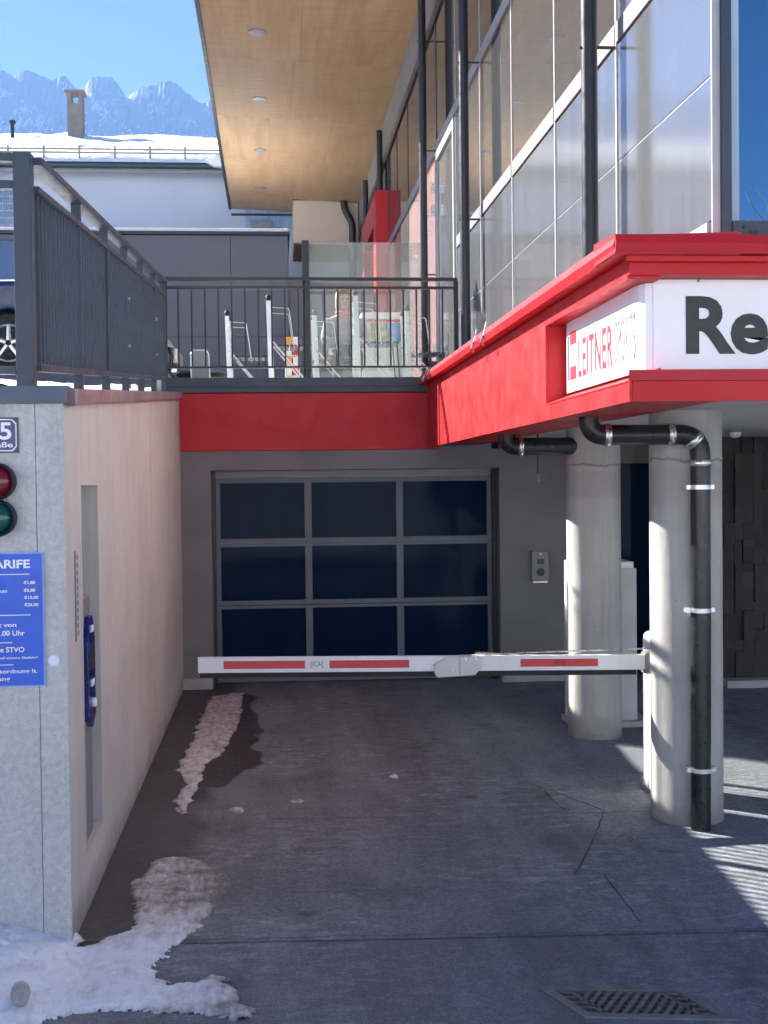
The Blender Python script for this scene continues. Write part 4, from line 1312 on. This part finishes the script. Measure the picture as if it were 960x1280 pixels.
k_ = MB().prism(cl, 'y', AY0 - .022, AY1 + .02).build('folding_joint', paint('joint_white', (.6, .6, .58), .5, dirt=.2), arm, bevel=.005)
B(1.072, 1.076, AY0 - .0245, AY0 - .0222, .81, .915).build('seam', M_GREYPLASTIC, k_)
for x, z in ((.96, .87), (1.03, .84), (1.11, .90), (1.17, .90)):
    MB().lathe([(.006, -.0222), (.006, -.027)], (x, AY0, z), 8, 'y').build('bolt', M_CHROME, k_)
MB().tube([(1.17, AY0 + .01, .935), (1.26, AY0 + .01, .925), (2.275, 7.53, .925)], .004, 6).build('cable', M_CHROME, arm)
MB().tube([(1.18, AY0 + .01, .93), (1.29, AY0 + .01, .925)], .008, 8).build('cable_end', M_CHROME, arm)
B(2.19, 2.30, AY0 - .004, AY1 + .045, .785, .91).build('hub_bracket', M_GREYPLASTIC, bg, bevel=.005)
# wall intercom and hanging cable sensor
ic = empty('intercom', (2.55, 12.18, .96), 'grey intercom box on the back wall right of the garage door', 'intercom')
B(2.463, 2.633, 12.13, 12.189, .97, 1.262).build('box', M_GREYPLASTIC, ic, bevel=.01)
B(2.515, 2.585, 12.125, 12.1295, 1.135, 1.185).build('display', M_BLACK, ic)
MB().lathe([(.036, 0), (.036, -.01), (.028, -.014)], (2.55, 12.1295, 1.06), 18, 'y').build('button', M_BLACK, ic)
MB().lathe([(.012, 0), (.012, -.008)], (2.55, 12.1295, 1.235), 10, 'y').build('lamp', M_PRINT, ic)
B(2.475, 2.62, 12.14, 12.188, .955, .969).build('lip', M_ALU, ic)
hc = empty('hanging_sensor', (2.19, 10.5, 1.93), 'small sensor hanging on a cable from the canopy left of the far column', 'sensor')
MB().tube([(2.19, 10.5, 2.33), (2.19, 10.5, 2.0)], .006, 6).build('cable', M_BLACK, hc)
MB().lathe([(.008, 2.0), (.017, 1.99), (.017, 1.945), (.008, 1.93)], (2.19, 10.5, 0), 10).build('sensor_body', M_GREYPLASTIC, hc)
# white cabinet behind the far column
pc = empty('pay_cabinet', (2.55, 9.9, 0), 'white cabinet standing behind the far column', 'cabinet')
B(2.325, 2.80, 9.80, 10.15, .05, 1.30).build('body', M_WHITE, pc, bevel=.008)
B(2.56, 2.815, 9.775, 9.80, .06, 1.25).build('door', paint('cabinet_door', (.5, .5, .5), .5), pc, bevel=.006)
B(2.30, 2.93, 9.76, 10.18, 0.004, .05).build('base', M_PLINTH, pc, bevel=.006)

# ------------------------------------------------------------------ cars on the deck


def car(name, x_tail, y0, z0, flip, paint_m, label, L=4.3, W=1.78, Hh=1.45):
    """side profile car; nose towards +x if flip=1 else -x"""
    root = empty(name, (x_tail + flip * L / 2, y0 + W / 2, z0), label, 'car', 'cars on the parking deck')

    def X(u): return x_tail + flip * u
    body = [(0.05, .45), (0.0, .62), (.05, .92), (.22, 1.0), (1.0, .98), (2.9, .95), (3.35, .90), (3.95, .80), (4.22, .68), (4.3, .5), (4.27, .3), (3.9, .22), (3.75, .22)]
    for cxw in (3.45,):
        body += [(cxw + .36 * math.cos(a), .32 + .36 * math.sin(a)) for a in np.linspace(.1, math.pi - .1, 9)]
    body += [(3.05, .2), (1.3, .2)]
    body += [(.88 + .36 * math.cos(a), .32 + .36 * math.sin(a)) for a in np.linspace(.1, math.pi - .1, 9)]
    body += [(.4, .25), (.12, .3)]
    MB().prism([(X(u), z0 + v) for u, v in body], 'y', y0, y0 + W).build('body', paint_m, root, bevel=.05, seg=3)
    gp = [(.18, .99), (.45, Hh - .08), (.75, Hh), (1.9, Hh), (2.35, Hh - .06), (3.15, .95)]
    ins = .16
    lo = [(X(u), z0 + v) for u, v in gp]
    mb = MB()
    n = len(gp)
    vs = [(X(u), y0 + (.02 if v < 1.05 else ins), z0 + v) for u, v in gp] + [(X(u), y0 + W - (.02 if v < 1.05 else ins), z0 + v) for u, v in gp]
    mb.add(vs, [tuple(range(n)), tuple(range(2 * n - 1, n - 1, -1))] + [(i, i + n, (i + 1) % n + n, (i + 1) % n) for i in range(n)])
    gh = mb.build('cabin', M_CARGLASS, root, bevel=.02)
    mb = MB()
    ro = [(.42, Hh - .07), (.75, Hh + .008), (1.9, Hh + .01), (2.35, Hh - .05)]
    vs = [(X(u), y0 + ins - .01, z0 + v) for u, v in ro] + [(X(u), y0 + W - ins + .01, z0 + v) for u, v in ro]
    for (i, j) in ((0, 1), (1, 2), (2, 3)):
        a, b, c_, d_ = vs[i], vs[j], vs[j + 4], vs[i + 4]
        mb.hexa([(*a[:2], a[2] - .03), (*b[:2], b[2] - .03), (*c_[:2], c_[2] - .03), (*d_[:2], d_[2] - .03), a, b, c_, d_])
    mb.build('roof_panel', paint_m, gh)
    for (ua, ub) in ((.2, .44), (1.45, 1.5), (3.1, 2.36)):
        p0 = (X(ua), y0 + .012, z0 + .99); p1 = (X(ub), y0 + ins - .012, z0 + Hh - .06)
        MB().tube([p0, p1], .03, 8).build('pillar', paint_m, gh)
    for u in (.88, 3.45):
        for yy_, sgn_ in ((y0 + .10, -1), (y0 + W - .10, 1)):
            wh_ = empty('wheel', (X(u), yy_, z0 + .32)); wh_.parent = root; wh_.location = Vector((X(u), yy_, z0 + .32)) - WL[root.name]
            MB().lathe([(.20, -.10), (.30, -.11), (.32, -.08), (.32, .08), (.30, .11), (.20, .10)], (X(u), yy_, z0 + .32), 28, 'y').build('tyre', M_TYRE, wh_, smooth=True)
            mb = MB().lathe([(.205, -.06), (.205, -.10), (.185, -.105), (.18, -.06)], (X(u), yy_, z0 + .32), 28, 'y')
            for k in range(5):
                a = k * 2 * math.pi / 5 + .3
                ca, sa = math.cos(a), math.sin(a)
                mb.tube([(X(u) + ca * .03, yy_ + sgn_ * .095, z0 + .32 + sa * .03), (X(u) + ca * .19, yy_ + sgn_ * .10, z0 + .32 + sa * .19)], [.03, .022], 6)
            mb.build('rim', M_RIM, wh_)
    for yy_ in (y0 + .14, y0 + W - .14):
        MB().hexa([(X(4.02), yy_ - .16, z0 + .62), (X(4.31), yy_ - .13, z0 + .60), (X(4.31), yy_ + .13, z0 + .60), (X(4.02), yy_ + .16, z0 + .62), (X(3.9), yy_ - .145, z0 + .82), (X(4.25), yy_ - .12, z0 + .70), (X(4.25), yy_ + .12, z0 + .70), (X(3.9), yy_ + .145, z0 + .82)]).build('headlight', M_LAMP, root, bevel=.02)
    B(min(X(4.27), X(4.325)), max(X(4.27), X(4.325)), y0 + .35, y0 + W - .35, z0 + .42, z0 + .62).build('grille', M_ALU, root, bevel=.01)
    B(min(X(4.25), X(4.335)), max(X(4.25), X(4.335)), y0 + .1, y0 + W - .1, z0 + .27, z0 + .34).build('bumper_trim', M_CHROME, root, bevel=.01)
    for yy_ in (y0 - .02, y0 + W - .14):
        B(min(X(2.75), X(2.9)), max(X(2.75), X(2.9)), yy_ - .1, yy_ + .06, z0 + .93, z0 + 1.08).build('mirror', paint_m, root, bevel=.03)
    for u in (1.25, 2.2):
        B(min(X(u), X(u + .2)), max(X(u), X(u + .2)), y0 - .02, y0 + .004, z0 + .82, z0 + .85).build('handle', M_CHROME, root, bevel=.006)
    MB().tube([(X(.75), y0 + W / 2, z0 + Hh), (X(.55), y0 + W / 2, z0 + Hh + .16)], .008, 5).build('aerial', M_BLACK, root)
    return root


car('blue_car', -1.93, 14.05, 3.155, -1, M_CARBLUE, 'dark blue car parked on the deck behind the railing post at the left edge')
car('black_car', -5.6, 17.2, 3.155, 1, M_CARBLACK, 'black car with its nose showing past the end of the slatted railing')

# ------------------------------------------------------------------ terrace furniture


def chair(x, y, h, label, z0=2.94):
    c = empty('aluminium_chair', (x, y, z0), label, 'chair', 'aluminium chairs on the terrace')
    for dy in (-.23, .23):
        b_ = MB().hexa([(x - .028, y + dy - .014, z0 + .0), (x + .032, y + dy - .014, z0), (x + .032, y + dy + .014, z0), (x - .028, y + dy + .014, z0),
                        (x - .05, y + dy - .014, z0 + h - .05), (x - .0, y + dy - .014, z0 + h - .05), (x - .0, y + dy + .014, z0 + h - .05), (x - .05, y + dy + .014, z0 + h - .05)]).build('back_upright', M_ALU, c, bevel=.006)
        MB().lathe([(.026, h - .05), (.03, h - .03), (.026, h), (.01, h + .012)], (x - .024, y + dy, z0), 12).build('cap', M_RUBBER, b_, smooth=True)
        MB().tube([(x - .02, y + dy, z0 + h - .12), (x + .16, y + dy, z0 + h - .13)] + bend((x - .02, y + dy, z0 + h - .12), (x + .19, y + dy, z0 + h - .13), (x + .22, y + dy, z0 + .45), .03) + [(x + .24, y + dy, z0 + .42)], .0045, 6).build('arm_loop', M_ALU, c)
        MB().tube([(x + .02, y + dy, z0 + .48), (x + .42, y + dy, z0 + .0)], .009, 8).build('leg', M_ALU, c)
        MB().tube([(x + .40, y + dy, z0 + .44), (x + .43, y + dy, z0 + .0)], .010, 8).build('leg', M_ANTH, c)
    for k in range(5):
        B(x + .04 + k * .08, x + .105 + k * .08, y - .22, y + .22, z0 + .43, z0 + .45).build('seat_slat', M_ANTH, c)
    for k in range(3):
        zz = z0 + .55 + k * .12
        B(x - .03, x - .018, y - .22, y + .22, zz, zz + .06).build('back_slat', M_GREYPLASTIC, c)


for x, y, h, lb in ((-.475, 14.85, .95, 'aluminium chair standing alone left of the others behind the railing'), (-.005, 13.7, .96, 'aluminium chair left of the snack rack behind the railing'),
                    (.51, 14.8, .95, 'aluminium chair just right of the black screen post'), (.885, 13.4, .97, 'aluminium chair in front of the seated person'),
                    (1.53, 14.5, .96, 'rightmost aluminium chair beside the steel post')):
    chair(x, y, h, lb)
lc = empty('low_chair', (-.80, 14.5, 2.94), 'low dark chair with thin silver edge behind the railing at the left', 'chair')
MB().prism([(-.895, 2.95), (-.90, 3.40), (-.88, 3.435), (-.74, 3.435), (-.715, 3.40), (-.70, 2.95)], 'y', 14.5, 14.52).build('back', M_GREYPLASTIC, lc)
MB().tube([(-.90, 14.51, 2.94), (-.905, 14.51, 3.40), (-.88, 14.51, 3.44), (-.735, 14.51, 3.44), (-.71, 14.51, 3.40), (-.69, 14.51, 2.94)], .01, 8).build('frame', M_ALU, lc)
MB().lathe([(.02, 3.16), (.26, 3.16), (.30, 3.19), (.26, 3.22), (.02, 3.23)], (-.80, 14.85, 0), 24).build('seat_pad', M_RUBBER, lc, smooth=True)
MB().tube([(-.8, 14.85, 2.94), (-.8, 14.85, 3.17)], .03, 10).build('stem', M_BLACK, lc)
# snack rack
sr = empty('snack_rack', (.255, 16, 2.94), 'small rack of orange and white packets behind the railing', 'rack')
B(.16, .35, 16.0, 16.25, 2.94, 3.0).build('foot', M_ANTH, sr)
B(.165, .175, 16.0, 16.25, 3.0, 3.74).build('side', M_WHITE, sr)
B(.335, .345, 16.0, 16.25, 3.0, 3.74).build('side', M_WHITE, sr)
cols = [paint('packet_orange', (.75, .33, .06), .4), paint('packet_white', (.8, .78, .72), .4), paint('packet_red', (.5, .05, .04), .4), paint('packet_blue', (.15, .25, .6), .4)]
for r_ in range(6):
    B(.176, .334, 16.0, 16.24, 3.02 + r_ * .125, 3.03 + r_ * .125).build('shelf', M_WHITE, sr)
    for c_ in range(2):
        m_ = cols[(0, 1, 0, 1, 0, 3)[5 - r_]] if c_ == 0 else cols[(2, 1)[r_ % 2]]
        B(.18 + c_ * .08, .245 + c_ * .088, 15.985, 16.12, 3.032 + r_ * .125, 3.13 + r_ * .125).build('packet', m_, sr, bevel=.008)
# display table with picture boards
dt = empty('display_counter', (1.41, 16.2, 2.94), 'white display counter with coloured picture boards behind the wind screen', 'counter')
B(1.12, 1.70, 16.0, 16.5, 3.98, 4.06).build('top', M_WHITE, dt, bevel=.006)
B(1.13, 1.69, 16.03, 16.45, 2.94, 3.979).build('carcass', paint('counter_pale', (.55, .6, .56), .6), dt)
B(1.24, 1.44, 16.012, 16.029, 3.70, 3.93).build('picture_board', paint('board_green', (.3, .36, .2), .5, .5, 14), dt)
B(1.46, 1.66, 16.012, 16.029, 3.70, 3.93).build('picture_board', paint('board_blue', (.12, .3, .62), .5, .4, 12), dt)
B(1.14, 1.68, 16.012, 16.029, 3.945, 3.97).build('red_edge', M_PRINTRED, dt)

# ------------------------------------------------------------------ seated person behind the screen
pr = empty('person', (.86, 15.1, 2.94), 'person with blond hair, grey jacket and pink scarf seated behind the glass screen', 'person')
M_SKIN = paint('skin', (.5, .3, .22), .55, .06, 20)
M_JACKET = paint('grey_jacket', (.3, .3, .32), .8, .12, 14)


def skin(name, joints, edges, radii, mat, parent, root=0):
    me = bpy.data.meshes.new(name)
    me.from_pydata(joints, edges, [])
    o = bpy.data.objects.new(name, me)
    link(o, parent)
    m = o.modifiers.new('skin', 'SKIN')
    sv = me.skin_vertices[0].data if me.skin_vertices else None
    if sv is None:
        bm = bmesh.new(); bm.from_mesh(me); bm.verts.layers.skin.verify(); bm.to_mesh(me); bm.free()
        sv = me.skin_vertices[0].data
    for i, r_ in enumerate(radii):
        sv[i].radius = (r_, r_) if not isinstance(r_, tuple) else r_
        sv[i].use_root = (i == root)
    o.modifiers.new('sub', 'SUBSURF').levels = 2
    o.modifiers['sub'].render_levels = 2
    me.materials.append(mat)
    return o


PX, PY, PZ = .86, 15.1, 2.94
J = [(0, 0, .50), (0, -.01, .72), (0, 0, .90), (0, -.01, 1.0), (0, -.03, 1.08), (0, -.04, 1.16), (0, -.03, 1.22),
     (-.19, 0, .88), (-.24, -.08, .66), (-.12, -.28, .62), (.19, 0, .88), (.24, -.08, .66), (.12, -.28, .62),
     (-.10, -.05, .48), (-.11, -.42, .48), (-.11, -.40, .05), (-.11, -.52, .04), (.10, -.05, .48), (.11, -.42, .48), (.11, -.40, .05), (.11, -.52, .04)]
E_ = [(0, 1), (1, 2), (2, 3), (3, 4), (4, 5), (5, 6), (2, 7), (7, 8), (8, 9), (2, 10), (10, 11), (11, 12), (0, 13), (13, 14), (14, 15), (15, 16), (0, 17), (17, 18), (18, 19), (19, 20)]
rad = [.13, .125, .12, .05, .075, .082, .055, .06, .045, .03, .06, .045, .03, .085, .065, .045, .035, .085, .065, .045, .035]
Jw = [(PX + a, PY + b, PZ + c_) for a, b, c_ in J]
skin('body', Jw, E_, rad, M_SKIN, pr)
jk = [0, 1, 2, 7, 8, 9, 10, 11, 12]
mp_ = {j: i for i, j in enumerate(jk)}
skin('jacket', [Jw[j] for j in jk], [(mp_[a], mp_[b]) for a, b in E_ if a in mp_ and b in mp_], [.155, .15, .14, .08, .063, .048, .08, .063, .048], M_JACKET, pr)
jk = [13, 14, 15, 0, 17, 18, 19]
mp_ = {j: i for i, j in enumerate(jk)}
skin('trousers', [Jw[j] for j in jk], [(mp_[a], mp_[b]) for a, b in E_ if a in mp_ and b in mp_], [.10, .08, .06, .145, .10, .08, .06], paint('dark_trousers', (.03, .035, .05), .8), pr, 3)
hp = [(.02, 1.285), (.07, 1.27), (.105, 1.22), (.115, 1.15), (.116, 1.07), (.105, 1.0), (.09, .975)]
mb = MB()
nk = 16
for r_, h_ in hp:
    for k in range(nk + 1):
        a = -math.pi / 2 + R(55) + (2 * math.pi - R(110)) * k / nk
        mb.v.append((PX + r_ * math.cos(a), PY - .02 + r_ * math.sin(a), PZ + h_))
for i_ in range(len(hp) - 1):
    for k in range(nk):
        mb.f.append((i_ * (nk + 1) + k, i_ * (nk + 1) + k + 1, (i_ + 1) * (nk + 1) + k + 1, (i_ + 1) * (nk + 1) + k))
mb.f.append(tuple(range(nk + 1)))
hair = mb.build('hair', paint('blond_hair', (.5, .36, .17), .6, .25, 30), pr, smooth=True)
hair.modifiers.new('thick', 'SOLIDIFY').thickness = .012
for dx in (-.03, .03):
    MB().lathe([(.011, 0), (.008, -.008), (.001, -.010)], (PX + dx, PY - .107, PZ + 1.145), 10, 'y').build('eye', M_BLACK, pr)
MB().prism([(PY - .10, PZ + 1.14), (PY - .135, PZ + 1.105), (PY - .105, PZ + 1.10)], 'x', PX - .014, PX + .014).build('nose', M_SKIN, pr)
B(PX - .025, PX + .025, PY - .108, PY - .10, PZ + 1.068, PZ + 1.078).build('mouth', M_PRINTRED, pr)
MB().lathe([(.06, .955), (.105, .96), (.12, .99), (.10, 1.02), (.07, 1.03)], (PX, PY - .01, PZ), 18).build('scarf', paint('pink_scarf', (.7, .18, .28), .8), pr, smooth=True)
sb = empty('bench', (.86, 15.1, 2.94), 'plain bench under the seated person behind the screen', 'bench')
B(.45, 1.05, 14.95, 15.35, 3.33, 3.37).build('seat', M_WOOD, sb)
for x in (.5, 1.0): B(x - .02, x + .02, 15.0, 15.3, 2.94, 3.329).build('leg', M_ALU, sb)

# ------------------------------------------------------------------ air
hz = B(-3200, 3200, -900, 4400, -2, 1010)
t = NT('haze')
t.n.remove(t.b)
pv = t.n.new('ShaderNodeVolumePrincipled')
pv.inputs['Color'].default_value = (0.25, 0.47, 0.96, 1)
pv.inputs['Density'].default_value = 0.00014
pv.inputs['Anisotropy'].default_value = 0.2
t.l.new(pv.outputs[0], t.out.inputs['Volume'])
o = hz.build('haze', t.m)
tag(o, 'pale blue haze over the valley in front of the mountains', 'haze', kind='stuff')
